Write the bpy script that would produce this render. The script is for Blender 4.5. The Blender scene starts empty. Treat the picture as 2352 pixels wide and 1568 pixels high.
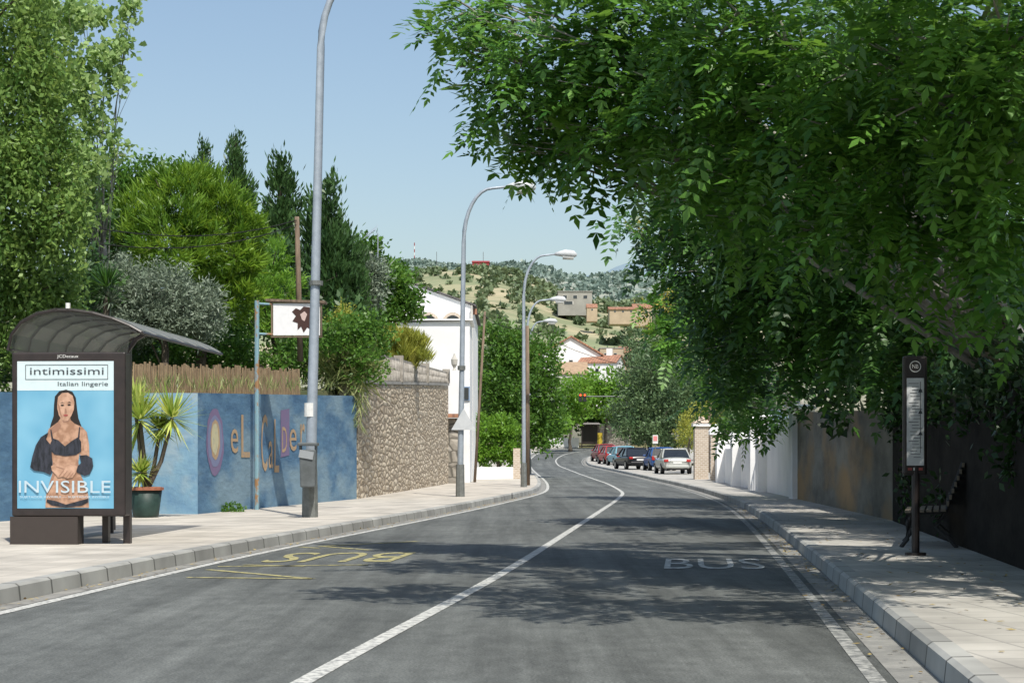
import bpy, math, random
import numpy as np
from mathutils import Vector, Matrix
random.seed(3); RNG=np.random.default_rng(7)
col=bpy.context.scene.collection
F=4000.0; H=1.25; CX=1176.0; HY=1050.0
R=math.radians
# ------------------------------------------------------------------ helpers
def cr(pts):
    xs=[p[0] for p in pts]; ys=[p[1] for p in pts]
    def f(x):
        if x<=xs[0]: return ys[0]+(x-xs[0])*(ys[1]-ys[0])/(xs[1]-xs[0])
        if x>=xs[-1]: return ys[-1]
        i=max(k for k in range(len(xs)) if xs[k]<=x)
        if i==len(xs)-1: return ys[-1]
        def m(k):
            if k==0: return (ys[1]-ys[0])/(xs[1]-xs[0])
            if k==len(xs)-1: return (ys[-1]-ys[-2])/(xs[-1]-xs[-2])
            return (ys[k+1]-ys[k-1])/(xs[k+1]-xs[k-1])
        h=xs[i+1]-xs[i]; t=(x-xs[i])/h
        return (2*t**3-3*t*t+1)*ys[i]+(t**3-2*t*t+t)*h*m(i)+(-2*t**3+3*t*t)*ys[i+1]+(t**3-t*t)*h*m(i+1)
    return f
def lin(pts):
    xs=[p[0] for p in pts]; ys=[p[1] for p in pts]
    return lambda x: float(np.interp(x,xs,ys))
hz=lin([(-80,0),(70,0),(90,.06),(109,.2),(145,.55),(175,1.3),(205,2.4),(260,3.5),(5000,3.5)])
def P(px,py,Y): return Vector(((px-CX)/F*Y, Y, H+(HY-py)/F*Y))
def XP(px,Y): return (px-CX)/F*Y
def G(px,py,z=0):
    Y=F*(H-z)/(py-HY); return Vector(((px-CX)/F*Y,Y,z))

def empty(name,loc,label=None,cat=None,group=None,rz=0):
    o=bpy.data.objects.new(name,None); col.objects.link(o); o.location=loc; o.rotation_euler=(0,0,rz)
    o.empty_display_size=.2
    if label: o['label']=label
    if cat: o['category']=cat
    if group: o['group']=group
    return o
def tag(o,label,cat,group=None,kind=None):
    o['label']=label; o['category']=cat
    if group: o['group']=group
    if kind: o['kind']=kind
    return o
def finish(name,me,mats,parent):
    o=bpy.data.objects.new(name,me); col.objects.link(o)
    for m in (mats if isinstance(mats,(list,tuple)) else [mats]): me.materials.append(m)
    if parent: o.parent=parent
    return o
class MB:
    def __init__(s): s.v=[]; s.f=[]; s.m=[]
    def add(s,vs,fs,mi=0):
        n=len(s.v); s.v+= [tuple(v) for v in vs]; s.f+=[tuple(i+n for i in f) for f in fs]; s.m+=[mi]*len(fs); return s
    def box(s,c,d,rz=0,mi=0,M=None,taper=1.0):
        x,y,z=d[0]/2,d[1]/2,d[2]/2; vs=[]
        for sz in (-1,1):
            k=taper if sz>0 else 1
            for sx,sy in ((-1,-1),(1,-1),(1,1),(-1,1)):
                v=Vector((sx*x*k,sy*y*k,sz*z))
                if M: v=M@v
                if rz: v=Matrix.Rotation(rz,3,'Z')@v
                vs.append(v+Vector(c))
        return s.add(vs,[(3,2,1,0),(4,5,6,7),(0,1,5,4),(1,2,6,5),(2,3,7,6),(3,0,4,7)],mi)
    def tube(s,path,rad,n=8,mi=0,cap=True):
        path=[Vector(p) for p in path]
        if not isinstance(rad,(list,tuple)): rad=[rad]*len(path)
        vs=[];fs=[]
        for i,p in enumerate(path):
            d=(path[min(i+1,len(path)-1)]-path[max(i-1,0)]).normalized()
            a=d.cross(Vector((0,0,1)))
            if a.length<.05: a=d.cross(Vector((0,1,0)))
            a.normalize(); b=d.cross(a)
            for k in range(n):
                t=2*math.pi*k/n; vs.append(p+(a*math.cos(t)+b*math.sin(t))*rad[i])
        for i in range(len(path)-1):
            for k in range(n):
                k2=(k+1)%n; fs.append((i*n+k,i*n+k2,(i+1)*n+k2,(i+1)*n+k))
        if cap: fs.append(tuple(range(n-1,-1,-1))); fs.append(tuple((len(path)-1)*n+k for k in range(n)))
        return s.add(vs,fs,mi)
    def lathe(s,c,prof,n=16,mi=0):
        vs=[];fs=[]
        for r,z in prof:
            for k in range(n):
                t=2*math.pi*k/n; vs.append((c[0]+r*math.cos(t),c[1]+r*math.sin(t),c[2]+z))
        for i in range(len(prof)-1):
            for k in range(n):
                k2=(k+1)%n; fs.append((i*n+k,i*n+k2,(i+1)*n+k2,(i+1)*n+k))
        fs.append(tuple(range(n-1,-1,-1))); fs.append(tuple((len(prof)-1)*n+k for k in range(n)))
        return s.add(vs,fs,mi)
    def poly(s,pts,mi=0): return s.add(pts,[tuple(range(len(pts)))],mi)
    def prism(s,pts,d,mi=0):
        n=len(pts); d=Vector(d); a=[Vector(p) for p in pts]; b=[p+d for p in a]
        fs=[tuple(range(n-1,-1,-1)),tuple(range(n,2*n))]+[(i,(i+1)%n,n+(i+1)%n,n+i) for i in range(n)]
        return s.add(a+b,fs,mi)
    def build(s,name,mats,parent=None,local=False,smooth=False,bevel=0):
        me=bpy.data.meshes.new(name); o0=Vector((0,0,0))
        if parent and not local:
            o0=Vector(parent.location)
            if parent.parent: o0=o0+Vector(parent.parent.location)
        me.from_pydata([tuple(Vector(v)-o0) for v in s.v],[],s.f)
        for i,p in enumerate(me.polygons): p.material_index=s.m[i]; p.use_smooth=smooth
        me.update()
        o=finish(name,me,mats,parent)
        if bevel:
            b=o.modifiers.new('b','BEVEL'); b.width=bevel; b.segments=2; b.limit_method='ANGLE'
        return o
# ------------------------------------------------------------------ materials
def newmat(name):
    m=bpy.data.materials.new(name); m.use_nodes=True; nt=m.node_tree; return m,nt,nt.nodes['Principled BSDF']
def N(nt,t,**k):
    n=nt.nodes.new(t)
    for a,b in k.items(): setattr(n,a,b)
    return n
def pm(name,c1,c2=None,scale=5,rough=.8,bump=0,metal=0,detail=6,bs=None,stretch=(1,1,1),lo=.35,hi=.65,spec=.3,c3=None,s3=.6):
    m,nt,b=newmat(name)
    b.inputs['Roughness'].default_value=rough; b.inputs['Metallic'].default_value=metal; b.inputs['Specular IOR Level'].default_value=spec
    c2=c2 or tuple(x*.82 for x in c1)
    tc=N(nt,'ShaderNodeTexCoord'); mp=N(nt,'ShaderNodeMapping'); mp.inputs['Scale'].default_value=stretch
    nt.links.new(tc.outputs['Object'],mp.inputs[0])
    no=N(nt,'ShaderNodeTexNoise'); no.inputs['Scale'].default_value=scale; no.inputs['Detail'].default_value=detail; no.inputs['Roughness'].default_value=.65
    nt.links.new(mp.outputs[0],no.inputs['Vector'])
    r=N(nt,'ShaderNodeValToRGB'); r.color_ramp.elements[0].position=lo; r.color_ramp.elements[1].position=hi
    r.color_ramp.elements[0].color=(*c2,1); r.color_ramp.elements[1].color=(*c1,1)
    nt.links.new(no.outputs[0],r.inputs[0]); out=r.outputs[0]
    if c3:
        n3=N(nt,'ShaderNodeTexNoise'); n3.inputs['Scale'].default_value=s3; n3.inputs['Detail'].default_value=5
        nt.links.new(mp.outputs[0],n3.inputs['Vector'])
        r3=N(nt,'ShaderNodeValToRGB'); r3.color_ramp.elements[0].position=.48; r3.color_ramp.elements[1].position=.62
        nt.links.new(n3.outputs[0],r3.inputs[0])
        mx=N(nt,'ShaderNodeMixRGB'); mx.inputs[2].default_value=(*c3,1)
        nt.links.new(r3.outputs[0],mx.inputs[0]); nt.links.new(out,mx.inputs[1]); out=mx.outputs[0]
    nt.links.new(out,b.inputs['Base Color'])
    if bump:
        n2=N(nt,'ShaderNodeTexNoise'); n2.inputs['Scale'].default_value=bs or scale*6; n2.inputs['Detail'].default_value=5
        nt.links.new(mp.outputs[0],n2.inputs['Vector'])
        bp=N(nt,'ShaderNodeBump'); bp.inputs['Strength'].default_value=bump; bp.inputs['Distance'].default_value=.02
        nt.links.new(n2.outputs[0],bp.inputs['Height']); nt.links.new(bp.outputs[0],b.inputs['Normal'])
    return m
def leafmat(name,dark,light,trans=.35,rough=.45,spec=.35):
    m,nt,b=newmat(name); b.inputs['Roughness'].default_value=rough; b.inputs['Specular IOR Level'].default_value=spec
    a=N(nt,'ShaderNodeAttribute'); a.attribute_name='v'
    r=N(nt,'ShaderNodeValToRGB'); r.color_ramp.elements[0].color=(*dark,1); r.color_ramp.elements[1].color=(*light,1)
    nt.links.new(a.outputs['Fac'],r.inputs[0]); nt.links.new(r.outputs[0],b.inputs['Base Color'])
    t=N(nt,'ShaderNodeBsdfTranslucent'); hs=N(nt,'ShaderNodeHueSaturation'); hs.inputs['Value'].default_value=1.6; hs.inputs['Hue'].default_value=.48
    nt.links.new(r.outputs[0],hs.inputs['Color']); nt.links.new(hs.outputs[0],t.inputs[0])
    mx=N(nt,'ShaderNodeMixShader'); mx.inputs[0].default_value=trans
    nt.links.new(b.outputs[0],mx.inputs[1]); nt.links.new(t.outputs[0],mx.inputs[2])
    nt.links.new(mx.outputs[0],nt.nodes['Material Output'].inputs[0]); return m
def stonemat(name,c1,c2,c3,mortar,scale=(5,5,8),bump=.8,edge=.09,dist=.06):
    m,nt,b=newmat(name); b.inputs['Roughness'].default_value=.9
    tc=N(nt,'ShaderNodeTexCoord'); mp=N(nt,'ShaderNodeMapping'); mp.inputs['Scale'].default_value=scale
    nt.links.new(tc.outputs['Object'],mp.inputs[0])
    no=N(nt,'ShaderNodeTexNoise'); no.inputs['Scale'].default_value=1.2; mxv=N(nt,'ShaderNodeMixRGB'); mxv.inputs[0].default_value=.12
    nt.links.new(mp.outputs[0],no.inputs['Vector']); nt.links.new(mp.outputs[0],mxv.inputs[1]); nt.links.new(no.outputs['Color'],mxv.inputs[2])
    v=N(nt,'ShaderNodeTexVoronoi'); v.inputs['Scale'].default_value=1; nt.links.new(mxv.outputs[0],v.inputs['Vector'])
    ve=N(nt,'ShaderNodeTexVoronoi',feature='DISTANCE_TO_EDGE'); ve.inputs['Scale'].default_value=1; nt.links.new(mxv.outputs[0],ve.inputs['Vector'])
    sp=N(nt,'ShaderNodeSeparateColor'); nt.links.new(v.outputs['Color'],sp.inputs[0])
    r=N(nt,'ShaderNodeValToRGB'); e=r.color_ramp.elements; e[0].color=(*c1,1); e[1].color=(*c3,1); k=e.new(.5); k.color=(*c2,1)
    nt.links.new(sp.outputs[0],r.inputs[0])
    re=N(nt,'ShaderNodeValToRGB'); re.color_ramp.elements[0].position=0.02; re.color_ramp.elements[1].position=edge
    nt.links.new(ve.outputs['Distance'],re.inputs[0])
    mx=N(nt,'ShaderNodeMixRGB'); mx.inputs[1].default_value=(*mortar,1)
    nt.links.new(re.outputs[0],mx.inputs[0]); nt.links.new(r.outputs[0],mx.inputs[2])
    nt.links.new(mx.outputs[0],b.inputs['Base Color'])
    bp=N(nt,'ShaderNodeBump'); bp.inputs['Strength'].default_value=bump; bp.inputs['Distance'].default_value=dist
    r2=N(nt,'ShaderNodeValToRGB'); r2.color_ramp.elements[1].position=.35; nt.links.new(ve.outputs['Distance'],r2.inputs[0])
    nt.links.new(r2.outputs[0],bp.inputs['Height']); nt.links.new(bp.outputs[0],b.inputs['Normal'])
    return m
def tilemat(name,c,grout,sx,sy,off=0.0,rough=.85,mort=.02,vary=.12,rot=0):
    m,nt,b=newmat(name); b.inputs['Roughness'].default_value=rough
    tc=N(nt,'ShaderNodeTexCoord'); mp=N(nt,'ShaderNodeMapping'); mp.inputs['Rotation'].default_value=(0,0,rot); nt.links.new(tc.outputs['Object'],mp.inputs[0])
    br=N(nt,'ShaderNodeTexBrick'); br.offset=off; br.inputs['Scale'].default_value=1; br.inputs['Brick Width'].default_value=sx; br.inputs['Row Height'].default_value=sy
    br.inputs['Mortar Size'].default_value=mort; br.inputs['Color1'].default_value=(*c,1); br.inputs['Color2'].default_value=(*[x*(1-vary) for x in c],1); br.inputs['Mortar'].default_value=(*grout,1)
    nt.links.new(mp.outputs[0],br.inputs['Vector'])
    no=N(nt,'ShaderNodeTexNoise'); no.inputs['Scale'].default_value=1.3; no.inputs['Detail'].default_value=8; nt.links.new(tc.outputs['Object'],no.inputs['Vector'])
    mr=N(nt,'ShaderNodeMapRange'); mr.inputs[1].default_value=.3; mr.inputs[2].default_value=.7; mr.inputs[3].default_value=.68; mr.inputs[4].default_value=1.1
    nt.links.new(no.outputs[0],mr.inputs[0])
    mx=N(nt,'ShaderNodeMixRGB',blend_type='MULTIPLY'); mx.inputs[0].default_value=1
    nt.links.new(br.outputs['Color'],mx.inputs[1]); nt.links.new(mr.outputs[0],mx.inputs[2]); nt.links.new(mx.outputs[0],b.inputs['Base Color'])
    return m
def asphalt():
    m,nt,b=newmat('asphalt'); b.inputs['Roughness'].default_value=.8; b.inputs['Specular IOR Level'].default_value=.3
    tc=N(nt,'ShaderNodeTexCoord')
    def noise(sc,det,st):
        mp=N(nt,'ShaderNodeMapping'); mp.inputs['Scale'].default_value=st; mp.inputs['Rotation'].default_value=(0,0,R(5.6)); nt.links.new(tc.outputs['Object'],mp.inputs[0])
        n=N(nt,'ShaderNodeTexNoise'); n.inputs['Scale'].default_value=sc; n.inputs['Detail'].default_value=det; n.inputs['Roughness'].default_value=.7; nt.links.new(mp.outputs[0],n.inputs[0]); return n
    a=noise(60,3,(1,1,1)); s=noise(1.0,5,(2.2,.07,1)); p=noise(.45,8,(1,.6,1)); q=noise(6,4,(1,.5,1))
    r=N(nt,'ShaderNodeValToRGB'); r.color_ramp.elements[0].position=.3; r.color_ramp.elements[1].position=.75
    r.color_ramp.elements[0].color=(.055,.06,.057,1); r.color_ramp.elements[1].color=(.165,.172,.16,1)
    nt.links.new(a.outputs[0],r.inputs[0]); cur=r.outputs[0]
    for n,lo,hi in ((s,.7,1.35),(p,.72,1.28),(q,.82,1.18)):
        mr=N(nt,'ShaderNodeMapRange'); mr.inputs[1].default_value=.32; mr.inputs[2].default_value=.68; mr.inputs[3].default_value=lo; mr.inputs[4].default_value=hi
        nt.links.new(n.outputs[0],mr.inputs[0]); mx=N(nt,'ShaderNodeMixRGB',blend_type='MULTIPLY'); mx.inputs[0].default_value=1
        nt.links.new(cur,mx.inputs[1]); nt.links.new(mr.outputs[0],mx.inputs[2]); cur=mx.outputs[0]
    nt.links.new(cur,b.inputs['Base Color'])
    bp=N(nt,'ShaderNodeBump'); bp.inputs['Strength'].default_value=.5; bp.inputs['Distance'].default_value=.01
    nt.links.new(a.outputs[0],bp.inputs['Height']); nt.links.new(bp.outputs[0],b.inputs['Normal']); return m
M={}
M['asphalt']=asphalt()
M['line']=pm('worn_white_paint',(.54,.54,.5),(.19,.195,.19),16,.85,lo=.38,hi=.54,detail=10)
M['edge']=pm('faded_edge_paint',(.4,.4,.37),(.14,.145,.14),11,.85,lo=.42,hi=.62,detail=10)
M['faint']=pm('faint_paint',(.5,.51,.48),(.17,.175,.17),9,.85,lo=.36,hi=.56)
M['yellow']=pm('worn_yellow_paint',(.42,.38,.17),(.14,.135,.1),9,.85,lo=.36,hi=.55,detail=9)
M['gutter']=pm('gutter',(.29,.285,.26),(.17,.17,.16),3,.9,bump=.3)
M['kerb']=tilemat('kerb',(.4,.4,.37),(.12,.12,.11),50,.8,mort=.02,vary=.25)
M['pave_l']=tilemat('pavement_slabs',(.54,.5,.43),(.4,.37,.32),.4,.4,mort=.012,rot=R(6))
M['pave_r']=tilemat('pavement_slabs_grey',(.47,.45,.4),(.32,.31,.28),.4,.4,mort=.012,rot=R(-6))
M['redpave']=tilemat('red_paving',(.46,.22,.17),(.34,.24,.2),.2,.1,.5)
M['earth']=pm('dry_earth',(.26,.21,.12),(.12,.13,.05),.15,.95,detail=9)
M['soil']=pm('garden_soil',(.1,.1,.05),(.05,.07,.03),1,.95)
M['blue']=pm('blue_wall_paint',(.12,.235,.35),(.06,.135,.235),2.6,.85,bump=1,bs=7,detail=10,c3=(.2,.3,.37),s3=1.1,stretch=(1,.4,1))
M['blue2']=pm('sunlit_blue_wall_paint',(.22,.37,.47),(.13,.25,.38),2,.85,bump=.6,bs=9,c3=(.28,.38,.44),s3=1.5)  # lighter copy of the wall blue; sunlight on the return face is in the colour
M['stone']=stonemat('rubble_stone',(.46,.38,.27),(.58,.5,.38),(.36,.29,.2),(.25,.2,.145),scale=(4.4,1.75,6.6),edge=.14,bump=.8,dist=.06)
M['stone2']=stonemat('grey_stone',(.3,.27,.22),(.22,.2,.17),(.38,.35,.3),(.12,.11,.09),scale=(2,2,3))
M['white']=pm('white_render',(.86,.86,.84),(.76,.76,.75),.8,.85,bump=.15,bs=12)
M['white2']=pm('weathered_white',(.6,.58,.53),(.38,.36,.31),1.2,.9,bump=.2)
M['balu']=pm('mossy_balustrade',(.46,.43,.38),(.22,.2,.17),3,.9,bump=.2)
M['conc']=pm('stained_render',(.27,.25,.2),(.11,.1,.08),1.3,.95,bump=.6,bs=14,stretch=(1,.3,.7),c3=(.34,.23,.12),s3=.9)
M['concrete']=pm('concrete',(.36,.35,.32),(.26,.25,.23),2,.9,bump=.2)
M['tile']=tilemat('roof_tile',(.5,.25,.15),(.24,.12,.08),.35,.5,mort=.05,vary=.35)
M['roofdark']=pm('dark_roof',(.14,.13,.13),(.08,.08,.08),4,.8)
m_,nt_,b_=newmat('brick_vertical'); M['brickv']=m_
tc=N(nt_,'ShaderNodeTexCoord'); mp=N(nt_,'ShaderNodeMapping'); mp.inputs['Rotation'].default_value=(R(90),0,0); nt_.links.new(tc.outputs['Object'],mp.inputs[0])
br=N(nt_,'ShaderNodeTexBrick'); br.inputs['Scale'].default_value=1; br.inputs['Brick Width'].default_value=.2; br.inputs['Row Height'].default_value=.09; br.inputs['Mortar Size'].default_value=.012
br.inputs['Color1'].default_value=(.48,.39,.3,1); br.inputs['Color2'].default_value=(.38,.3,.22,1); br.inputs['Mortar'].default_value=(.58,.53,.46,1)
nt_.links.new(mp.outputs[0],br.inputs['Vector']); nt_.links.new(br.outputs[0],b_.inputs['Base Color']); b_.inputs['Roughness'].default_value=.9
M['galv']=pm('galvanised_steel',(.4,.45,.5),(.31,.355,.4),6,.5,metal=.25)
M['galvd']=pm('dull_grey_steel',(.2,.21,.2),(.13,.14,.13),8,.6,metal=.2)
M['lampw']=pm('lamp_housing',(.6,.62,.63),(.5,.52,.53),3,.4)
M['rust']=pm('blue_paint_rusting',(.2,.33,.38),(.3,.17,.08),5,.7,lo=.42,hi=.5,stretch=(1,1,.5))
M['wood']=pm('weathered_wood',(.23,.17,.12),(.12,.09,.065),5,.9,stretch=(3,3,.4),bump=.4)
M['fence']=pm('fence_wood',(.38,.28,.17),(.18,.125,.075),8,.9,stretch=(2,2,.5))
M['bark']=pm('bark',(.15,.125,.095),(.06,.05,.04),5,.95,bump=.6,stretch=(2,2,.6))
M['barkl']=pm('pale_bark',(.36,.35,.31),(.18,.17,.15),6,.9,bump=.4)
M['dark']=pm('dark_brown_metal',(.035,.026,.024),(.022,.017,.016),8,.4,spec=.5)
M['fdark']=pm('shade_dark_fence',(.035,.03,.025),(.014,.012,.01),2,.95,spec=.1,bump=.4,stretch=(1,.4,1))  # near-black brown has the deep shade behind the bench painted in
M['black']=pm('black_plastic',(.02,.02,.02),(.014,.014,.014),6,.45,spec=.5)
M['binm']=pm('grey_bin',(.13,.145,.15),(.09,.1,.1),4,.5)
M['rubber']=pm('rubber',(.02,.02,.02),(.012,.012,.012),20,.9)
M['chrome']=pm('rim_metal',(.5,.5,.52),(.35,.35,.37),10,.3,metal=.8)
M['pot']=pm('dark_green_pot',(.03,.06,.05),(.018,.035,.03),4,.5)
M['terra']=pm('terracotta',(.36,.14,.08),(.26,.1,.06),6,.8)
M['redlight']=pm('red_lens',(.45,.02,.015),(.3,.01,.01),20,.25,spec=.6)
M['plate']=pm('number_plate',(.75,.75,.72),(.65,.65,.62),9,.5)
def flat(name,c,rough=.7,spec=.3): return pm(name,c,tuple(x*.93 for x in c),9,rough,spec=spec)
def glass(name,c,rough=.08,alpha=1.0):
    m,nt,b=newmat(name); b.inputs['Roughness'].default_value=rough; b.inputs['Specular IOR Level'].default_value=.8
    no=N(nt,'ShaderNodeTexNoise'); no.inputs['Scale'].default_value=3; r=N(nt,'ShaderNodeValToRGB'); r.color_ramp.elements[0].color=(*[x*.7 for x in c],1); r.color_ramp.elements[1].color=(*c,1)
    nt.links.new(no.outputs[0],r.inputs[0]); nt.links.new(r.outputs[0],b.inputs['Base Color']); b.inputs['Alpha'].default_value=alpha; return m
M['carglass']=glass('car_window',(.02,.025,.03)); M['glassd']=glass('tinted_sheet',(.05,.055,.05),.15,.55); M['winglass']=glass('window_glass',(.03,.04,.05))
M['roofsheet']=glass('roof_sheet',(.34,.35,.31),.3,.5)
L_={}
L_['ail']=leafmat('ailanthus_leaf',(.025,.1,.012),(.15,.33,.045),.33,.4,.5)
L_['aild']=leafmat('ailanthus_leaf_dark',(.015,.055,.008),(.08,.2,.03),.28,.45,.45)  # darker copy of the ailanthus leaf, canopy underside shade put into the colour
L_['pod']=leafmat('yellow_seed_pod',(.36,.33,.06),(.5,.43,.1),.3)
L_['pine']=leafmat('pine_needle',(.06,.155,.015),(.22,.36,.035),.35)
L_['dark']=leafmat('conifer_dark',(.022,.06,.018),(.075,.155,.042),.2)
L_['deep']=leafmat('deep_shade_leaf',(.01,.03,.008),(.04,.1,.02),.12)  # near-black green, the shade around the right fence is in the leaf colour
L_['olive']=leafmat('olive_leaf',(.11,.15,.1),(.27,.33,.24),.2)
L_['green']=leafmat('green_leaf',(.04,.11,.015),(.13,.27,.04),.35)
L_['bright']=leafmat('bright_leaf',(.08,.19,.015),(.2,.38,.05),.4)
L_['weep']=leafmat('weeping_leaf',(.05,.13,.02),(.26,.39,.1),.35)
L_['poplar']=leafmat('poplar_leaf',(.13,.24,.05),(.38,.52,.22),.4)
L_['yel']=leafmat('yellowish_leaf',(.17,.22,.03),(.42,.42,.08),.35)
L_['reed']=leafmat('reed_blade',(.13,.2,.06),(.38,.4,.17),.3)
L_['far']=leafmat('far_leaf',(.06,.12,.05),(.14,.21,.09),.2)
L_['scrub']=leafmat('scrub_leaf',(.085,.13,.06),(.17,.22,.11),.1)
L_['scrub2']=leafmat('distant_scrub_leaf',(.13,.19,.16),(.21,.27,.22),.1)  # paled and blued to paint distance haze over the scrub
L_['yucca']=leafmat('yucca_blade',(.15,.28,.03),(.58,.62,.18),.25)
L_['litter']=leafmat('dry_litter',(.2,.13,.05),(.45,.36,.15),.1)
# ------------------------------------------------------------------ foliage
def leaf_mesh(name,Pn,D,W,L,Wd,V,mat,parent,mid=.45):
    n=len(Pn); off=np.zeros(3)
    if parent: off=np.array(parent.location)
    Pn=Pn-off; L=np.broadcast_to(L,(n,))[:,None]; Wd=np.broadcast_to(Wd,(n,))[:,None]
    v=np.empty((n,4,3),dtype=np.float32); v[:,0]=Pn; m=Pn+D*L*mid; v[:,1]=m+W*Wd/2; v[:,2]=Pn+D*L; v[:,3]=m-W*Wd/2
    me=bpy.data.meshes.new(name); me.vertices.add(4*n); me.vertices.foreach_set('co',v.ravel())
    me.loops.add(4*n); me.loops.foreach_set('vertex_index',np.arange(4*n,dtype=np.int32))
    me.polygons.add(n); me.polygons.foreach_set('loop_start',np.arange(0,4*n,4,dtype=np.int32))
    me.update(calc_edges=True); a=me.attributes.new('v','FLOAT','FACE'); a.data.foreach_set('value',np.clip(V,0,1).astype(np.float32))
    return finish(name,me,mat,parent)
def nrm(a): return a/np.maximum(np.linalg.norm(a,axis=1,keepdims=True),1e-6)
def rdir(n): return nrm(RNG.normal(size=(n,3)))
def clumps(blobs,dens,clr,shell=.28):
    C=[];O=[]
    for (c,r) in blobs:
        r=np.array(r); n=max(3,int(dens*(r[0]*r[1]+r[1]*r[2]+r[0]*r[2])/clr**2))
        d=rdir(n); u=RNG.random(n)[:,None]**shell
        C.append(np.array(c)+d*r*u*(.85+.3*RNG.random((n,1)))); O.append(d)
    return np.vstack(C),np.vstack(O)
def crown(name,blobs,parent,mat,dens=1.2,clr=.35,per=40,leaf=(.12,.07),up=.2,vlo=0,style='leaf',shell=.28,droop=0):
    C,O=clumps(blobs,dens,clr,shell); n=len(C); idx=np.repeat(np.arange(n),per); m=len(idx)
    cv=RNG.random(n)
    if style=='needle':
        base=C[idx]+RNG.normal(size=(m,3))*clr*.3; D=nrm(O[idx]*.6+rdir(m)*.75+np.array([0,0,.6])); 
    elif style=='blade':
        base=C[idx]+RNG.normal(size=(m,3))*clr*.3; D=nrm(rdir(m)*.6+np.array([0,0,.9]))
    elif style=='cypress':
        base=C[idx]+RNG.normal(size=(m,3))*clr*np.array([.4,.4,.6]); D=nrm(O[idx]*.5+rdir(m)*.45+np.array([0,0,1.0]))
    elif style=='weep':
        base=C[idx]+RNG.normal(size=(m,3))*clr*np.array([.35,.35,.9]); D=nrm(rdir(m)+np.array([0,0,-.6]))
    else:
        base=C[idx]+RNG.normal(size=(m,3))*clr*.5; D=nrm(rdir(m)+O[idx]*.4+np.array([0,0,up-droop]))
    W=nrm(np.cross(D,rdir(m)+np.array([0,0,.5])*(style=='leaf')))
    L=leaf[0]*(.6+.8*RNG.random(m)); Wd=leaf[1]*(.6+.8*RNG.random(m))
    V=cv[idx]*.65+RNG.random(m)*.35+vlo
    return leaf_mesh(name,base,D,W,L,Wd,V,mat,parent)
def fronds(name,C,O,parent,mat,per=5,fl=.38,pairs=6,ll=.11,lw=.035,spread=.18):
    n=len(C); idx=np.repeat(np.arange(n),per); m=len(idx); cv=RNG.random(n)
    base=C[idx]+RNG.normal(size=(m,3))*spread
    a=nrm(O[idx]*.5+rdir(m)*.8+np.array([0,-.15,-.12])); s=nrm(np.cross(a,np.array([0,-.25,1.])+rdir(m)*.4)); f=fl*(.6+.7*RNG.random(m))
    Ps=[];Ds=[];Ws=[];Ls=[];Vs=[]
    for k in range(pairs):
        t=(k+.8)/pairs
        p=base+a*(f*t)[:,None]+np.array([0,0,-1.])*(f*t*t*.35)[:,None]
        for sg in (-1,1):
            d=nrm(s*sg*.9+a*.45+np.array([0,0,-.18])+rdir(m)*.15)
            w=nrm(np.cross(d,np.cross(s*sg,a)*sg*-1+rdir(m)*.25))
            Ps.append(p);Ds.append(d);Ws.append(w);Ls.append(ll*(1-.35*abs(t-.5)*2)*(f/fl));Vs.append(cv[idx]*.6+RNG.random(m)*.4)
    Ps.append(p);Ds.append(nrm(a+np.array([0,0,-.5])));Ws.append(s);Ls.append(ll*f/fl);Vs.append(cv[idx])
    L=np.concatenate(Ls)
    return leaf_mesh(name,np.vstack(Ps),np.vstack(Ds),np.vstack(Ws),L,L*(lw/ll),np.concatenate(Vs),mat,parent)
def blob(px,py,Y,rx,rz=None,ry=None,dy=0):
    k=Y/F; rz=rz or rx; c=P(px,py,Y+dy); return (tuple(c),(rx*k,(ry if ry else rx*k),rz*k))
def limbs(name,base,top_z,r0,blobs,parent,mat,twigs=2,bf=.2):
    b=Vector(base); mb=MB(); br=MB()
    cx=sum(c[0] for c,r in blobs)/len(blobs); cy=sum(c[1] for c,r in blobs)/len(blobs)
    top=Vector((b.x+(cx-b.x)*.35,b.y+(cy-b.y)*.35,top_z))
    path=[b+Vector((0,0,-.1)),b+Vector((0,0,.25)),b.lerp(top,.35)+Vector((random.uniform(-.1,.1),random.uniform(-.1,.1),0)),b.lerp(top,.7)+Vector((random.uniform(-.15,.15),0,0)),top]
    mb.tube(path,[r0*1.35,r0,r0*.85,r0*.7,r0*.5],10)
    for c,r in blobs:
        c=Vector(c); t=random.uniform(.45,.98); s=b.lerp(top,t); mid=s.lerp(c,.5)+Vector((0,0,abs(c.z-s.z)*.12+.1)); 
        rr=r0*bf; end=c+Vector((random.uniform(-.3,.3)*r[0],-r[1]*random.uniform(0,.9),random.uniform(0,.5)*r[2]))
        br.tube([s,s.lerp(mid,.5)+Vector((random.uniform(-.1,.1),0,.05)),mid,mid.lerp(end,.5)+Vector((0,0,random.uniform(-.1,.1)))*r[2],end],[rr,rr*.85,rr*.65,rr*.45,rr*.15],6)
        for k in range(twigs):
            s2=mid.lerp(end,random.random()); e2=c+Vector((random.uniform(-1,1)*r[0],random.uniform(-1.2,.5)*r[1],random.uniform(-.7,1)*r[2]))*1.0
            br.tube([s2,s2.lerp(e2,.35)+Vector((0,random.uniform(-.1,.1),.08*(e2-s2).length)),s2.lerp(e2,.7)+Vector((0,random.uniform(-.1,.1),.05*(e2-s2).length)),e2],[rr*.45,rr*.3,rr*.2,rr*.08],5)
    mb.build('trunk',mat,parent,smooth=True); br.build('branches',mat,parent,smooth=True)
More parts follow.
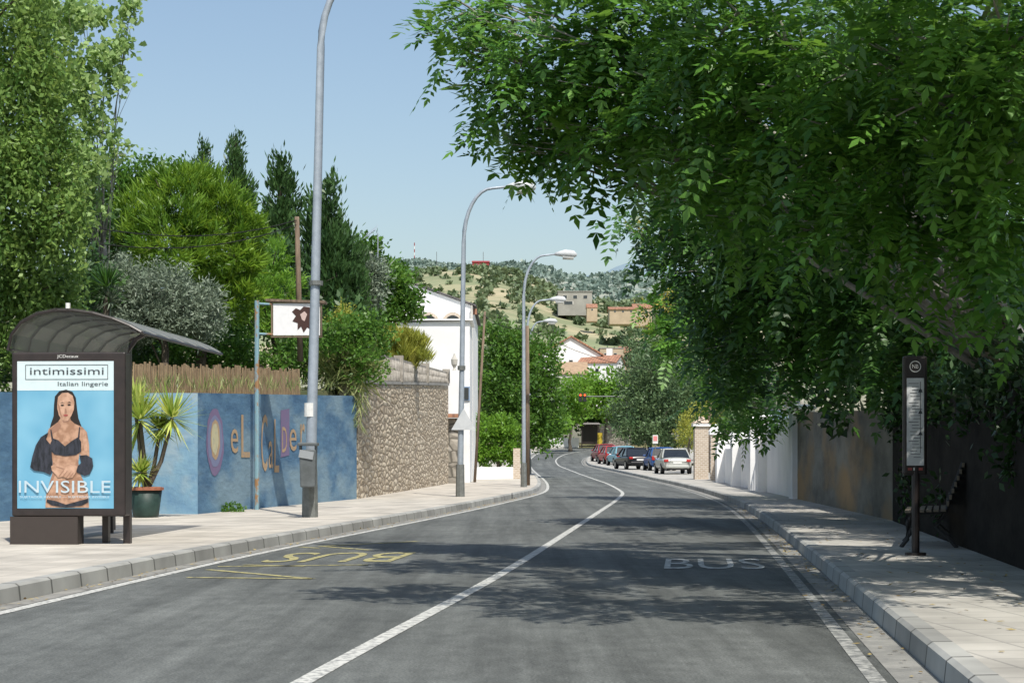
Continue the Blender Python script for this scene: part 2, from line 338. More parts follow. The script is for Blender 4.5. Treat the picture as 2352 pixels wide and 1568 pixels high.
def tree(name,label,cat,base,blobs,leafm,r0=.18,top=None,bark='bark',group=None,twigs=2,**k):
    e=empty(name,base,label,cat,group)
    top=top or (base[2]+ (min(c[2] for c,r in blobs)-base[2])*.8+.5)
    limbs('trunk',base,top,r0,blobs,e,M[bark],twigs)
    crown('crown',blobs,e,leafm,**k); return e
# ------------------------------------------------------------------ text
def text(name,body,o,u,v,w,h,mat,parent=None):
    c=bpy.data.curves.new('t','FONT'); c.body=body; c.resolution_u=3; t=bpy.data.objects.new('t',c); col.objects.link(t)
    dg=bpy.context.evaluated_depsgraph_get(); me=bpy.data.meshes.new_from_object(t.evaluated_get(dg)); bpy.data.objects.remove(t)
    xs=[q.co.x for q in me.vertices]; ys=[q.co.y for q in me.vertices]; x0,x1,y0,y1=min(xs),max(xs),min(ys),max(ys)
    o=Vector(o);u=Vector(u);v=Vector(v)
    for q in me.vertices:
        q.co=o+u*((q.co.x-x0)/(x1-x0)*w)+v*((q.co.y-y0)/(y1-y0)*h)
    me.name=name; return finish(name,me,mat,parent)
# ------------------------------------------------------------------ camera / light
cam=bpy.data.cameras.new('camera'); co=bpy.data.objects.new('camera',cam); col.objects.link(co); bpy.context.scene.camera=co
co.location=(0,0,H); co.rotation_euler=(R(90),0,0); cam.sensor_width=36; cam.lens=F/2352*36; cam.shift_y=(HY-784)/2352; cam.clip_end=12000; cam.clip_start=.1
AZ=Vector((.34,-.94,0)).normalized()
el=R(57); sd=AZ*math.cos(el)+Vector((0,0,math.sin(el)))
sun=bpy.data.lights.new('sun','SUN'); sun.energy=5.0; sun.angle=R(.5); sun.color=(1,.95,.87); so=bpy.data.objects.new('sun',sun); col.objects.link(so); so.rotation_euler=sd.to_track_quat('Z','Y').to_euler()
w=bpy.data.worlds.new('World'); bpy.context.scene.world=w; w.use_nodes=True; nt=w.node_tree; sky=nt.nodes.new('ShaderNodeTexSky'); sky.sky_type='NISHITA'; sky.sun_disc=False
sky.sun_elevation=el; sky.sun_rotation=math.atan2(AZ.x,AZ.y); sky.air_density=1.25; sky.dust_density=1.9; sky.ozone_density=1.5
bg=nt.nodes['Background']; bg.inputs[1].default_value=.145; nt.links.new(sky.outputs[0],bg.inputs[0])
sc=bpy.context.scene; sc.view_settings.view_transform='Standard'; sc.view_settings.look='None'; sc.view_settings.exposure=0
# ------------------------------------------------------------------ road
Lf=cr([(-12,-6.8),(0,-5.65),(9.65,-4.75),(14.8,-4.32),(22.2,-3.62),(35.7,-1.9),(45,-.8),(60,.7),(72,1.2),(90,1.4),(110,1.3),(130,1.2),(160,1.4),(178,2.0),(190,3.2),(200,5.4),(210,10.5),(218,22)])
Cf=cr([(-12,-3.4),(0,-2.15),(9.65,-1.17),(18.2,-.17),(28.6,.88),(40,2.0),(52.6,3.2),(62.5,3.95),(80,4.4),(95,4.4),(115,4.2),(150,3.9),(165,4.2),(180,5.3),(190,7.2),(200,11),(207,16),(212,24)])
Rf=cr([(-12,0.15),(0,1.35),(9.65,2.38),(20,3.48),(33,4.8),(45,5.85),(55.6,6.5),(71,7.1),(90,7.3),(109,7.15),(118,6.95),(145,6.4),(160,6.8),(175,8.0),(185,10.2),(195,14.5),(202,21),(206,28)])
ys=[-12+i*1.5 for i in range(145)]
def strip(name,fns,mat,y0=-12,y1=205,kind='structure'):
    Y=[y for y in ys if y0<=y<=y1]; mb=MB(); vs=[];fs=[];k=len(fns)
    for y in Y:
        for f,dz in fns: vs.append((f(y),y,hz(y)+dz))
    for i in range(len(Y)-1):
        for j in range(k-1): fs.append((i*k+j,i*k+j+1,(i+1)*k+j+1,(i+1)*k+j))
    mb.add(vs,fs); o=mb.build(name,mat,smooth=False); o['kind']=kind; return o
sh=lambda f,d:(lambda y:f(y)+d)
mb=MB(); gy=[-60,-20,0,20,40,70,90,109,125,145,160,175,190,205,230,260,400,900,5000]; gx=[-3000,-300,-60,-20,0,20,60,300,3000]
vs=[(x,y,hz(y)-.06) for y in gy for x in gx]; k=len(gx)
mb.add(vs,[(i*k+j,i*k+j+1,(i+1)*k+j+1,(i+1)*k+j) for i in range(len(gy)-1) for j in range(k-1)]); g=mb.build('ground',M['earth']); g['kind']='structure'
strip('road',[(sh(Lf,-.03),0),(Cf,.0),(sh(Rf,.03),0)],M['asphalt'])
strip('road_centre_line',[(sh(Cf,-.06),.004),(sh(Cf,.06),.004)],M['line'],y1=200)
strip('road_edge_line',[(sh(Lf,.22),.004),(sh(Lf,.34),.004)],M['line'])
strip('road_edge_line',[(sh(Rf,-.4),.004),(sh(Rf,-.3),.004)],M['edge'])
strip('gutter',[(Lf,.004),(sh(Lf,.2),.004)],M['gutter']); strip('gutter',[(sh(Rf,-.24),.004),(Rf,.004)],M['gutter'])
strip('kerb',[(Lf,-.05),(sh(Lf,-.02),.13),(sh(Lf,-.05),.152),(sh(Lf,-.17),.154)],M['kerb'])
strip('kerb',[(Rf,-.05),(sh(Rf,.02),.13),(sh(Rf,.05),.152),(sh(Rf,.17),.154)],M['kerb'])
LO=lin([(-12,-14),(20,-11),(33,-8.5),(46,-5.2),(73,-3.4),(85,-6),(120,-5),(205,0)])
RO=lin([(-12,3),(0,4),(16.9,5.4),(30.3,7.1),(46.3,8.0),(59,8.7),(84,10),(88,14),(140,14),(175,20),(205,32)])
strip('pavement',[(LO,.15),(sh(Lf,-.17),.15)],M['pave_l']); strip('pavement',[(sh(Rf,.17),.15),(RO,.15)],M['pave_r'])
def litter(n,fn,z,label):
    b_=np.array([(*fn(),0.) for _ in range(n)]); b_[:,2]=[hz(y)+z for y in b_[:,1]]; D=rdir(n); D[:,2]*=.15; D=nrm(D); W=nrm(np.cross(D,np.array([0,0,1.])+rdir(n)*.3))
    tag(leaf_mesh('fallen_leaves',b_,D,W,.03+.05*RNG.random(n),.03,RNG.random(n),L_['litter'],None),label,'leaves',kind='stuff')
def lf_():
    y=random.uniform(9,60)**1; return (Lf(y)+abs(random.gauss(0,.12))+.02,y)
def rf_():
    y=random.uniform(9,45); 
    return (Rf(y)-abs(random.gauss(0,.13))-.02,y)
litter(500,lf_,.014,'dry leaves and grit gathered in the left gutter'); litter(420,rf_,.014,'dry leaves and grit gathered in the right gutter')
litter(260,lambda:(lambda y:(random.uniform(Rf(y)+.2,RO(y)-.6),y))(random.uniform(9,40)),.16,'dry leaves scattered over the right pavement')
def gl(mb,a,b,wd,z=.005):
    a=G(*a);b=G(*b); d=(b-a).normalized(); n=Vector((-d.y,d.x,0))*wd/2; mb.poly([a-n+Vector((0,0,z)),b-n+Vector((0,0,z)),b+n+Vector((0,0,z)),a+n+Vector((0,0,z))])
for which,lines in (('beyond the yellow BUS letters',(((735,1254),(960,1243)),((735,1254),(850,1263)),((690,1256),(735,1259)))),('nearer than the yellow BUS letters',(((500,1301),(845,1297)),((478,1308),(718,1329)),((430,1326),(718,1329)),((560,1297),(700,1300))))):
    mb=MB()
    for a,b in lines: gl(mb,a,b,.1)
    o=mb.build('bus_bay_marking',M['yellow']); tag(o,'worn yellow zigzag bus bay lines on the road '+which,'road marking')
o=text('bus_lettering','BUS',(-1.25,22.9,.006),(-.995,-.06,0),(-.1,-.995,0),1.6,2.1,M['yellow']); tag(o,'yellow BUS letters painted upside down on the left lane','road marking')
o=text('bus_lettering','BUS',(1.7,19.5,.006),(.995,-.05,0),(.1,.995,0),1.15,2.0,M['faint']); tag(o,'faint white BUS letters in the tree shade on the right lane','road marking')
mb=MB(); mb.poly([(Lf(71)+.4,70.9,.008),(Rf(71)-.5,71.2,.008),(Rf(71)-.5,71.35,.008),(Lf(71)+.4,71.05,.008)]); o=mb.build('road_seam',M['edge']); o['kind']='structure'
# ------------------------------------------------------------------ walls
def wall(name,pts,th,mat,parent=None,sub=6,side=1):
    mb=MB(); vs=[]; fs=[]; P2=[]
    for i in range(len(pts)-1):
        a=pts[i];b=pts[i+1]
        for k in range(sub): P2.append([a[j]+(b[j]-a[j])*k/sub for j in range(4)])
    P2.append(pts[-1])
    for i,p in enumerate(P2):
        q0=P2[max(i-1,0)];q1=P2[min(i+1,len(P2)-1)]; d=Vector((q1[0]-q0[0],q1[1]-q0[1],0)).normalized(); n=Vector((-d.y,d.x,0))*th*side
        vs+=[(p[0],p[1],p[2]),(p[0],p[1],p[3]),(p[0]+n.x,p[1]+n.y,p[3]),(p[0]+n.x,p[1]+n.y,p[2])]
    for i in range(len(P2)-1):
        a=i*4;b=a+4
        for k in range(4): fs.append((a+k,b+k,b+(k+1)%4,a+(k+1)%4))
    fs+= [(0,1,2,3),tuple(len(vs)-4+k for k in (3,2,1,0))]
    mb.add(vs,fs); return mb.build(name,mat,parent)
bw=empty('mural_wall',(-6.1,33.8,.15),'blue painted wall with faded orange lettering and a sun emblem behind the pavement','wall')
wall('wall_face',[(-6.1,33.8,.1,2.5),(-4.12,46.2,.1,2.88)],.3,M['blue'],bw,10)
wall('return_wall',[(-7.75,33.9,.1,2.5),(-6.4,33.8,.1,2.5),(-6.1,33.8-.003,.1,2.497)],.3,M['blue2'],bw,4)
wall('wall_end',[(-12,14,.1,2.0),(-8.05,33.6,.1,2.46)],.3,M['blue'],bw,6)
wd=Vector((1.98,12.4,0)).normalized(); wn=Vector((wd.y,-wd.x,0)); up=Vector((0,0,1))
A0=Vector((-6.1,33.8,0))
def onwall(px,py,off=.01):
    r=(px-CX)/F; Y=(A0.x-A0.y*wd.x/wd.y)/(r-wd.x/wd.y); p=P(px,py,Y); return p+wn*off
mur=lambda n,c:pm(n,c,tuple(.6*a+.4*b for a,b in zip(c,(.1,.19,.29))),9,.85,lo=.3,hi=.5,detail=9)
M['mural_or']=mur('mural_ochre',(.46,.32,.19)); M['mural_pu']=mur('mural_violet',(.2,.15,.26)); M['mural_ye']=mur('mural_yellow',(.54,.5,.32)); M['mural_lo']=mur('mural_mauve',(.2,.22,.35))
def wtext(body,x0,x1,y0,y1,mat,off=.012):
    a=onwall(x0,y1,off); b=onwall(x1,y1,off); top=onwall(x0,y0,off); s=a-Vector(bw.location)
    text('lettering',body,s,(b-a).normalized(),up,(b-a).length,(top-a).z,mat,bw)
def wellipse(cx,cy,rx,ry,mat,off,name,n=20,wob=.06):
    mb=MB(); pts=[]
    for k in range(n):
        t=2*math.pi*k/n; q=1+random.uniform(-wob,wob); pts.append(onwall(cx+rx*q*math.cos(t),cy+ry*q*math.sin(t),off))
    mb.poly(pts); return mb.build(name,mat,bw)
wellipse(493,1014,20,76,M['mural_pu'],.008,'sun_halo'); wellipse(493,1012,17,60,M['mural_lo'],.011,'sun_halo'); wellipse(493,1009,11,46,M['mural_or'],.014,'sun_disc'); wellipse(492,1007,8,36,M['mural_ye'],.017,'sun_disc')
mb=MB(); mb.poly([onwall(x,y,.008) for x,y in ((644,1050),(664,1045),(664,938),(644,942))]); mb.build('violet_patch',M['mural_pu'],bw)
for (b,x0,x1,y0,y1) in (('e',529,546,984,1040),('L',553,573,952,1050),('C',599,613,950,1082),('a',616,626,1012,1075),('L',629,640,962,1084),('D',647,658,980,1038),('e',664,680,984,1035),('r',689,699,972,1045)):
    wtext(b,x0,x1,y0,y1,M['mural_or'])
st=empty('stone_wall',(-4.1,46.4,.15),'tall rubble stone retaining wall between the blue wall and the white house','wall')
wall('wall_face',[(-4.1,46.3,.1,3.2),(-2.67,73,.1,4.25)],.5,M['stone'],st,12)
wall('coping',[(-4.07,46.25,3.21,3.3),(-2.63,73.05,4.26,4.36)],.6,M['concrete'],st,6)
bs=empty('balustrade',(-4.1,48,3.2),'weathered grey balustrade with diagonal lattice on top of the stone wall','balustrade')
q0=Vector((-4.05,48.0,0)); q1=Vector((-2.7,72.8,0))
zb=lambda t:3.38+1.0*t; zt=lambda t:4.22+.6*t
wall('cap_rail',[(q0.x,q0.y,zt(0)-.1,zt(0)),(q1.x,q1.y,zt(1)-.1,zt(1))],.25,M['balu'],bs,4)
wall('backing_panel',[(q0.x-.08,q0.y,zb(0)-.05,zt(0)-.1),(q1.x-.08,q1.y,zb(1)-.05,zt(1)-.1)],.05,M['balu'],bs,4)
mb=MB(); n=62
for i in range(n):
    t=i/n; t2=(i+1)/n; a=q0.lerp(q1,t); b=q0.lerp(q1,t2)
    mb.tube([(a.x,a.y,zb(t)),(b.x,b.y,zt(t2)-.1)],.035,4); mb.tube([(b.x-.01,b.y,zb(t2)),(a.x-.01,a.y,zt(t)-.1)],.035,4)
mb.build('lattice',M['balu'],bs)
for t in (.33,.66,1):
    a=q0.lerp(q1,t); MB().box((a.x-.05,a.y,(zb(t)+zt(t))/2+.04),(.3,.3,zt(t)-zb(t)+.14)).build('post',M['balu'],bs)
mb=MB(); mb.poly([(-60,14,2.0),(-12.2,14,2.0),(-8.25,34,2.25),(-6.45,34,2.3),(-4.5,46.4,2.6),(-4.6,47,3.1),(-3.2,73,4),(-6,76,4),(-60,80,4)]); o=mb.build('garden_terrain',M['soil']); o['kind']='structure'
pf=empty('picket_fence',(-7.3,34,2.45),'brown wooden picket fence on top of the blue wall','fence')
mb=MB(); f0=Vector((-7.9,34.6,0)); f1=Vector((-5.35,44,0)); n=96
for i in range(n):
    t=i/n+random.uniform(-.002,.002); a=f0.lerp(f1,t); h=.74+random.uniform(-.08,.04); z0=2.42+.3*t
    mb.box((a.x,a.y,z0+h/2),(.03,.08,h),rz=R(-14)+random.uniform(-.2,.2),taper=.8,M=Matrix.Rotation(random.uniform(-.04,.04),3,'X'))
mb.build('pickets',M['fence'],pf)
for dz in (.2,.56):
    MB().tube([f0+Vector((-.04,0,2.42+dz)),f1+Vector((-.04,0,2.72+dz))],.03,5).build('rail',M['wood'],pf)
for t in (0,.25,.5,.75,1):
    a=f0.lerp(f1,t); MB().box((a.x-.08,a.y,2.78+.3*t),(.08,.08,.8)).build('post',M['wood'],pf)
# right walls
tag(wall('garden_wall',[(6.63,30.3,.1,2.08),(7.57,46.3,.1,2.45)],.3,M['conc'],side=-1),'stained grey brown rendered wall along the right pavement beyond the bench','wall')
fe=empty('boundary_fence',(5.6,20,.15),'dark overgrown fence in deep shade behind the bench','fence')
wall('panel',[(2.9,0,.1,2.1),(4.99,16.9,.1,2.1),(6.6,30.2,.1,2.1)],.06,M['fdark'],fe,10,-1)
for i in range(8):
    t=i/7; a=Vector((4.6+2.0*t,13.8+16.2*t,1.15)); MB().box((a.x+.08,a.y,a.z),(.07,.07,2.1)).build('post',M['fdark'],fe)
fx=lambda y: 2.9+.1237*y if y<16.9 else 4.99+.121*(y-16.9)
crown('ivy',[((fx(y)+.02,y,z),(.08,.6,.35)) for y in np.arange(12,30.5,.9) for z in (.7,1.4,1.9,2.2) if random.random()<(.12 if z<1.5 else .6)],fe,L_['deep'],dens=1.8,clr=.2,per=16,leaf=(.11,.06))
ww=empty('white_garden_wall',(7.6,46.4,.15),'stepped white rendered wall with blue gate on the right pavement','wall')
wall('wall_section',[(7.6,46.4,.1,2.35),(8.12,55.5,.1,2.35)],.3,M['white'],ww,2,-1)
wall('wall_section',[(8.3,58.6,.1,1.95),(8.65,66,.1,1.95)],.3,M['white'],ww,2,-1)
wall('wall_section',[(8.67,66.2,.1,1.62),(9.15,75,.1,1.62)],.25,M['white'],ww,2,-1)
wall('wall_section',[(9.17,75.2,.1,1.45),(9.5,82.6,.1,1.45)],.25,M['white'],ww,2,-1)
for (x,y,z) in ((7.62,46.4,2.55),(8.05,55.9,2.5),(8.15,58.4,2.5),(8.52,66.1,2.1),(9.0,75.1,1.9)):
    m=MB(); m.box((x+.1,y,z/2+.05),(.6,.6,z-.1)); m.box((x+.1,y,z+.045),(.72,.72,.12),taper=.7); m.build('pillar',M['white'],ww)
M['bluem']=flat('blue_gate_paint',(.06,.16,.42)); M['bluel']=flat('railing_paint',(.25,.35,.5))
m=MB()
for i in range(14):
    t=i/13; m.box((8.15+.12*t+.1,56.1+2.1*t,1.05),(.03,.05,1.7))
m.box((8.31,57.15,.35),(.03,2.2,.06)); m.box((8.31,57.15,1.85),(.03,2.2,.06)); m.build('gate',M['bluem'],ww)
m=MB()
for i in range(22):
    t=i/21; m.box((7.75+.42*t,47+8.2*t,2.55),(.02,.02,.4))
m.tube([(7.75,47,2.75),(8.17,55.2,2.75)],.02,5); m.build('railing',M['bluel'],ww)
def pillar(label,px,Y,w_,zt,capm):
    x=XP(px,Y); e=empty('brick_pillar',(x,Y,.2),label,'pillar','brick gate pillars')
    MB().box((x,Y,zt/2+.1),(w_,w_,zt)).build('shaft',M['brickv'],e)
    MB().box((x,Y,zt+.17),(w_*1.25,w_*1.25,.16)).build('cornice',M['white'],e)
    MB().box((x,Y,zt+.42),(w_*1.35,w_*1.35,.34),taper=.12).build('cap',capm,e)
pillar('taller brick gate pillar with pale pyramid cap at the end of the white wall',1610,84,.66,2.65,pm('pale_tile',(.6,.5,.42),(.45,.33,.25),6,.9))
pillar('shorter brick gate pillar with white pyramid cap nearer the camera',1642,80,.42,2.2,M['white'])
# ------------------------------------------------------------------ hills (aerial haze put into their colours)
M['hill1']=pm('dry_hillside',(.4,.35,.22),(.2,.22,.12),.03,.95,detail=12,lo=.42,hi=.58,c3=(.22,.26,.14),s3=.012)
M['hill2']=pm('wooded_hill',(.3,.33,.27),(.18,.24,.21),.015,.95,detail=12,lo=.45,hi=.65,c3=(.32,.33,.27),s3=.004)  # paler greens carry painted haze
M['hill3']=pm('distant_mountain',(.23,.31,.35),(.19,.265,.32),.004,.95,detail=10)  # blue-grey tones are painted aerial haze
def hill(name,ridge,Yr,Yb,yb,mat,rough=1.0,nx=110,ny=26):
    xs=[r[0] for r in ridge]; zs=[r[1] for r in ridge]; mb=MB(); vs=[]; x0,x1=xs[0],xs[-1]
    ph=[random.uniform(0,6) for _ in range(8)]
    def nz(x,y): return sum(math.sin(x*.013*(i+1)+ph[i])*math.cos(y*.011*(i+1)+ph[i+3])/(i+1) for i in range(4))
    def pt(px,t):
        rz=float(np.interp(px,xs,zs)); Xr=(px-CX)/F*Yr; zr=H+(HY-rz)/F*Yr; zbz=H+(HY-yb)/F*Yb
        if t<=1: Y=Yb+(Yr-Yb)*t; s=t*.75+.25*t*t*(3-2*t); z=zbz+(zr-zbz)*s
        else: Y=Yr+(Yr-Yb)*(t-1); z=zr-(zr-zbz)*(t-1)**1.2*1.6
        X=(px-CX)/F*Y
        z+=nz(X/Yr*900,Y/Yr*900)*rough*(zr-zbz)*.03*(1-abs(min(t,1))*.5)
        return (X,Y,z)
    for j in range(ny+1):
        for i in range(nx+1): vs.append(pt(x0+(x1-x0)*i/nx,1.35*j/ny))
    k=nx+1
    mb.add(vs,[(j*k+i,j*k+i+1,(j+1)*k+i+1,(j+1)*k+i) for j in range(ny) for i in range(nx)])
    o=mb.build(name,mat,smooth=True); o['kind']='structure'; return pt
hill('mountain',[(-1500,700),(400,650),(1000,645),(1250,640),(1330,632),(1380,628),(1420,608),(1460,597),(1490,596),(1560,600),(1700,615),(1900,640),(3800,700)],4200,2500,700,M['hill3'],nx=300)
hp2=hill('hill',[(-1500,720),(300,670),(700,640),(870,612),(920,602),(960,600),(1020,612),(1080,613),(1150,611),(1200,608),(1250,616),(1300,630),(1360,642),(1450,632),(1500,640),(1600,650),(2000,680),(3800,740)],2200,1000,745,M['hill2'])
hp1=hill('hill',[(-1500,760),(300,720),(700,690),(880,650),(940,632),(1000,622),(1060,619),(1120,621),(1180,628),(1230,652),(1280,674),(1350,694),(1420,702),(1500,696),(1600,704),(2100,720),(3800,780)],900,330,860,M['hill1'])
def scatter(name,hp,n,size,mat,pxr,tr,label,cat,per=16):
    cs=[];rs=[]
    cent=[(random.uniform(*pxr),random.uniform(*tr)) for _ in range(30)]
    for i in range(n):
        if i%3: a=random.choice(cent); px=random.gauss(a[0],45); t=min(max(random.gauss(a[1],.06),tr[0]),tr[1])
        else: px,t=random.uniform(*pxr),random.uniform(*tr)
        c=hp(px,t); cs.append((c[0],c[1],c[2])); rs.append(size*random.uniform(.35,1.5))
    cs=np.array(cs);rs=np.array(rs); idx=np.repeat(np.arange(n),per); m=len(idx)
    d=rdir(m); d[:,2]=abs(d[:,2]); base=cs[idx]+d*(rs[idx]*.6*RNG.random(m)**.4)[:,None]*np.array([1,1,.9]); D=nrm(rdir(m)+np.array([0,0,.3])); W=nrm(np.cross(D,rdir(m)))
    cv=RNG.random(n); o=leaf_mesh(name,base,D,W,rs[idx]*.6,rs[idx]*.5,cv[idx]*.7+RNG.random(m)*.3,mat,None); return tag(o,label,cat,kind='stuff')
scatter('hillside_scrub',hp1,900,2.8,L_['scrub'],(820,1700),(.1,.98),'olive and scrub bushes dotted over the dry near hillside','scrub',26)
scatter('distant_scrub',hp2,1800,6,L_['scrub2'],(820,1750),(.1,.97),'haze-paled trees covering the distant wooded hill','scrub',16)
C=[];
for i in range(520):
    Y=random.uniform(225,480); px=random.uniform(1040,1760); z0=hz(Y)+(Y-225)*.02
    C.append(((XP(px,Y),Y,z0+random.uniform(1,7)+(Y-225)*.055),(2.4,2.4,2.2)))
o=crown('valley_wood',C,None,L_['far'],dens=1.0,clr=1.0,per=22,leaf=(.75,.5)); tag(o,'mass of green trees filling the valley below the hills','wood',kind='stuff')
# ------------------------------------------------------------------ houses
def house(name,label,px0,px1,pyb,pye,Y,d,rise,wallm,roofm,wins=(),rz=0,flatroof=False,group=None,axis='x',chim=False):
    x0,x1=XP(px0,Y),XP(px1,Y); zb_=H+(HY-pyb)/F*Y; ze=H+(HY-pye)/F*Y; cx=(x0+x1)/2; w_=x1-x0; h=ze-zb_
    e=empty(name,(cx,Y+d/2,zb_),label,'house',group,rz); 
    m=MB()
    if flatroof: m.box((0,0,h/2-1.5),(w_,d,h+3))
    elif axis=='x': m.prism([(-w_/2,-d/2,-3),(-w_/2,-d/2,h),(-w_/2,0,h+rise),(-w_/2,d/2,h),(-w_/2,d/2,-3)],(w_,0,0))
    else: m.prism([(-w_/2,-d/2,-3),(w_/2,-d/2,-3),(w_/2,-d/2,h),(0,-d/2,h+rise),(-w_/2,-d/2,h)],(0,d,0))
    m.build('wall',wallm,e,local=True)
    o_=.04*w_; t=.02*w_+.05; m=MB()
    if flatroof: m.box((0,0,h+t/2+.003),(w_+o_,d+o_,t))
    elif axis=='x': m.prism([(-w_/2-o_,-d/2-o_,h-.1),(-w_/2-o_,0,h+rise+.02),(-w_/2-o_,d/2+o_,h-.1),(-w_/2-o_,d/2+o_,h-.1+t),(-w_/2-o_,0,h+rise+t),(-w_/2-o_,-d/2-o_,h-.1+t)],(w_+2*o_,0,0))
    else: m.prism([(-w_/2-o_,-d/2-o_,h-.1),(0,-d/2-o_,h+rise+.02),(w_/2+o_,-d/2-o_,h-.1),(w_/2+o_,-d/2-o_,h-.1+t),(0,-d/2-o_,h+rise+t),(-w_/2-o_,-d/2-o_,h-.1+t)],(0,d+2*o_,0))
    rf=m.build('roof',roofm,e,local=True)
    if chim: MB().box((w_*.2,0,h+rise+.3),(.7,.7,1.2)).build('chimney',wallm,rf,local=True)
    for (u,v,ww_,hh) in wins:
        f=MB().box((-w_/2+u*w_,-d/2-.02,v*h),(ww_*w_,.06,hh*h)).build('window',M['white2'],e,local=True)
        MB().box((-w_/2+u*w_,-d/2-.06,v*h),(ww_*w_*.82,.04,hh*h*.85)).build('pane',M['winglass'],f,local=True)
    return e
M['redbarn']=flat('red_cladding',(.3,.05,.05)); M['greyh']=pm('grey_render',(.36,.35,.31),(.28,.27,.24),.2,.9); M['ochre']=pm('ochre_render',(.5,.4,.28),(.4,.32,.22),.3,.9)
house('farmhouse','long building with dark red upper wall on the hilltop',1085,1123,614,602,880,10,1.0,M['redbarn'],M['redbarn'],((.3,.5,.1,.3),(.7,.5,.1,.3)))
o=MB().box((XP(1092,872),872,H+(HY-621)/F*872),(14,2,3.4)).build('retaining_wall',M['white2']); tag(o,'pale retaining wall under the dark red hilltop building','wall')
house('unfinished_house','grey flat roofed two storey concrete house on the hillside',1282,1360,704,670,600,14,1,M['greyh'],M['concrete'],((.2,.65,.14,.25),(.5,.65,.14,.25),(.8,.65,.14,.25),(.3,.25,.3,.25)),flatroof=True)
house('villa','small villa with orange tiled roof right of the grey hillside house',1455,1497,726,708,520,9,1.6,M['ochre'],M['tile'],((.3,.5,.14,.35),(.7,.5,.14,.35)))
house('cottage','tiny ochre cottage below the grey hillside house',1348,1372,716,706,560,6,1.3,M['ochre'],M['tile'],((.5,.5,.2,.4),))
house('cottage','low row of ochre outbuildings on the slope beneath the small villa',1400,1462,720,710,500,8,.8,M['ochre'],M['tile'],((.2,.5,.08,.4),(.5,.5,.08,.4),(.8,.5,.08,.4)))
house('townhouse','white gabled house with orange roof left of the valley houses',1236,1375,870,815,215,9,2.2,M['white'],M['tile'],((.5,.7,.07,.2),(.72,.5,.07,.2)),rz=R(4),axis='y')
house('townhouse','white house with a long orange tiled roof facing the road in the valley',1345,1430,880,832,212,8,1.0,M['white'],M['tile'],((.2,.6,.1,.25),(.5,.6,.1,.25),(.8,.6,.1,.25)),rz=R(-12),chim=True)
house('townhouse','cream block with flat terrace behind the valley roofs',1378,1432,840,800,262,8,1,M['ochre'],M['concrete'],((.25,.6,.15,.3),(.65,.6,.15,.3)),flatroof=True)
house('townhouse','low house with beige tiled roof lowest of the valley houses',1280,1350,880,858,204,9,1.5,M['white2'],pm('beige_tile',(.42,.3,.19),(.3,.21,.14),2,.9),((.4,.5,.1,.3),))
house('townhouse','small brown roofed house at the right end of the valley houses',1424,1452,830,808,270,7,1,M['ochre'],M['tile'],((.5,.5,.2,.4),))
wh=empty('white_house',(-3.5,78,.1),'large white house with dark sloping roof and brick arched window above the stone wall','house')
Y=80; zr=P(945,652,Y).z; xe=XP(1086,Y); ze=P(1086,702,Y).z; xl=XP(800,Y); zl=ze
MB().prism([(xl,Y,.1),(xe,Y,.1),(xe,Y,ze),(XP(945,Y),Y,zr),(xl,Y,zl)],(0,12,0)).build('wall',M['white'],wh)
MB().prism([(xl-.3,Y-.12,zl+.02),(XP(945,Y),Y-.12,zr+.03),(xe+.15,Y-.12,ze-.03),(xe+.15,Y-.12,ze+.05),(XP(945,Y),Y-.12,zr+.1),(xl-.3,Y-.12,zl+.1)],(0,12.5,0)).build('roof',M['roofdark'],wh)
Y2=75; MB().prism([(XP(905,Y2),Y2,.1),(XP(1079,Y2),Y2,.1),(XP(1079,Y2),Y2,P(0,737,Y2).z),(XP(905,Y2),Y2,P(0,741,Y2).z)],(0,4.99,0)).build('annex_wall',M['white'],wh)
MB().box(((XP(905,Y2)+XP(1080,Y2))/2,Y2+2,P(0,737,Y2).z+.05),(3.5,4.3,.07)).build('terrace_edge',M['white'],wh)
def arch(cx,cz,r,Yp,wd_,name,mat,n=14):
    m=MB(); 
    for k in range(n):
        a0=math.pi*k/n;a1=math.pi*(k+1)/n
        m.prism([(cx+r*math.cos(a0),Yp,cz+r*math.sin(a0)),(cx+(r+wd_)*math.cos(a0),Yp,cz+(r+wd_)*math.sin(a0)),(cx+(r+wd_)*math.cos(a1),Yp,cz+(r+wd_)*math.sin(a1)),(cx+r*math.cos(a1),Yp,cz+r*math.sin(a1))],(0,.1,0))
    return m.build(name,mat,wh)
az=P(0,742,80).z
for ax in (XP(1040,80),XP(985,80)):
    arch(ax,az,.36,79.9,.13,'brick_arch',M['brickv']); m=MB(); m.poly([(ax+.36*math.cos(math.pi*k/12),79.97,az+.36*math.sin(math.pi*k/12)) for k in range(13)]); m.build('arched_pane',M['winglass'],wh)
MB().box((XP(1090,Y),80.3,ze-.25),(.2,.3,.25)).build('eave_tiles',M['tile'],wh)
MB().tube([(XP(1083,79.8),79.8,.2),(XP(1083,79.8),79.8,ze)],.05,6).build('downpipe',M['white2'],wh)
f=MB().box((XP(1070,75),74.97,4.0),(.35,.06,.6)).build('window',M['bluel'],wh); MB().box((XP(1070,75),74.92,4.0),(.25,.04,.5)).build('pane',M['winglass'],f,)
o=MB().box((XP(1037,73.5),73.5,1.5),(.9,.5,2.8)).build('gate_pier',M['stone2']); tag(o,'grey rendered pier with small canopy at the far end of the stone wall','pier')
o=MB().box((XP(1037,73.2),73.2,3.0),(1.1,.7,.15)).build('canopy',M['tile']); tag(o,'small tiled canopy on the pier at the end of the stone wall','canopy')
ln=empty('urn',(XP(1043,72),72.3,4.9),'small white urn ornament on the end of the balustrade','ornament')
MB().lathe((XP(1043,72),72.3,4.86),[(.08,0),(.04,.1),(.12,.25),(.14,.45),(.05,.6),(.02,.7)],10).build('bowl',M['white2'],ln)
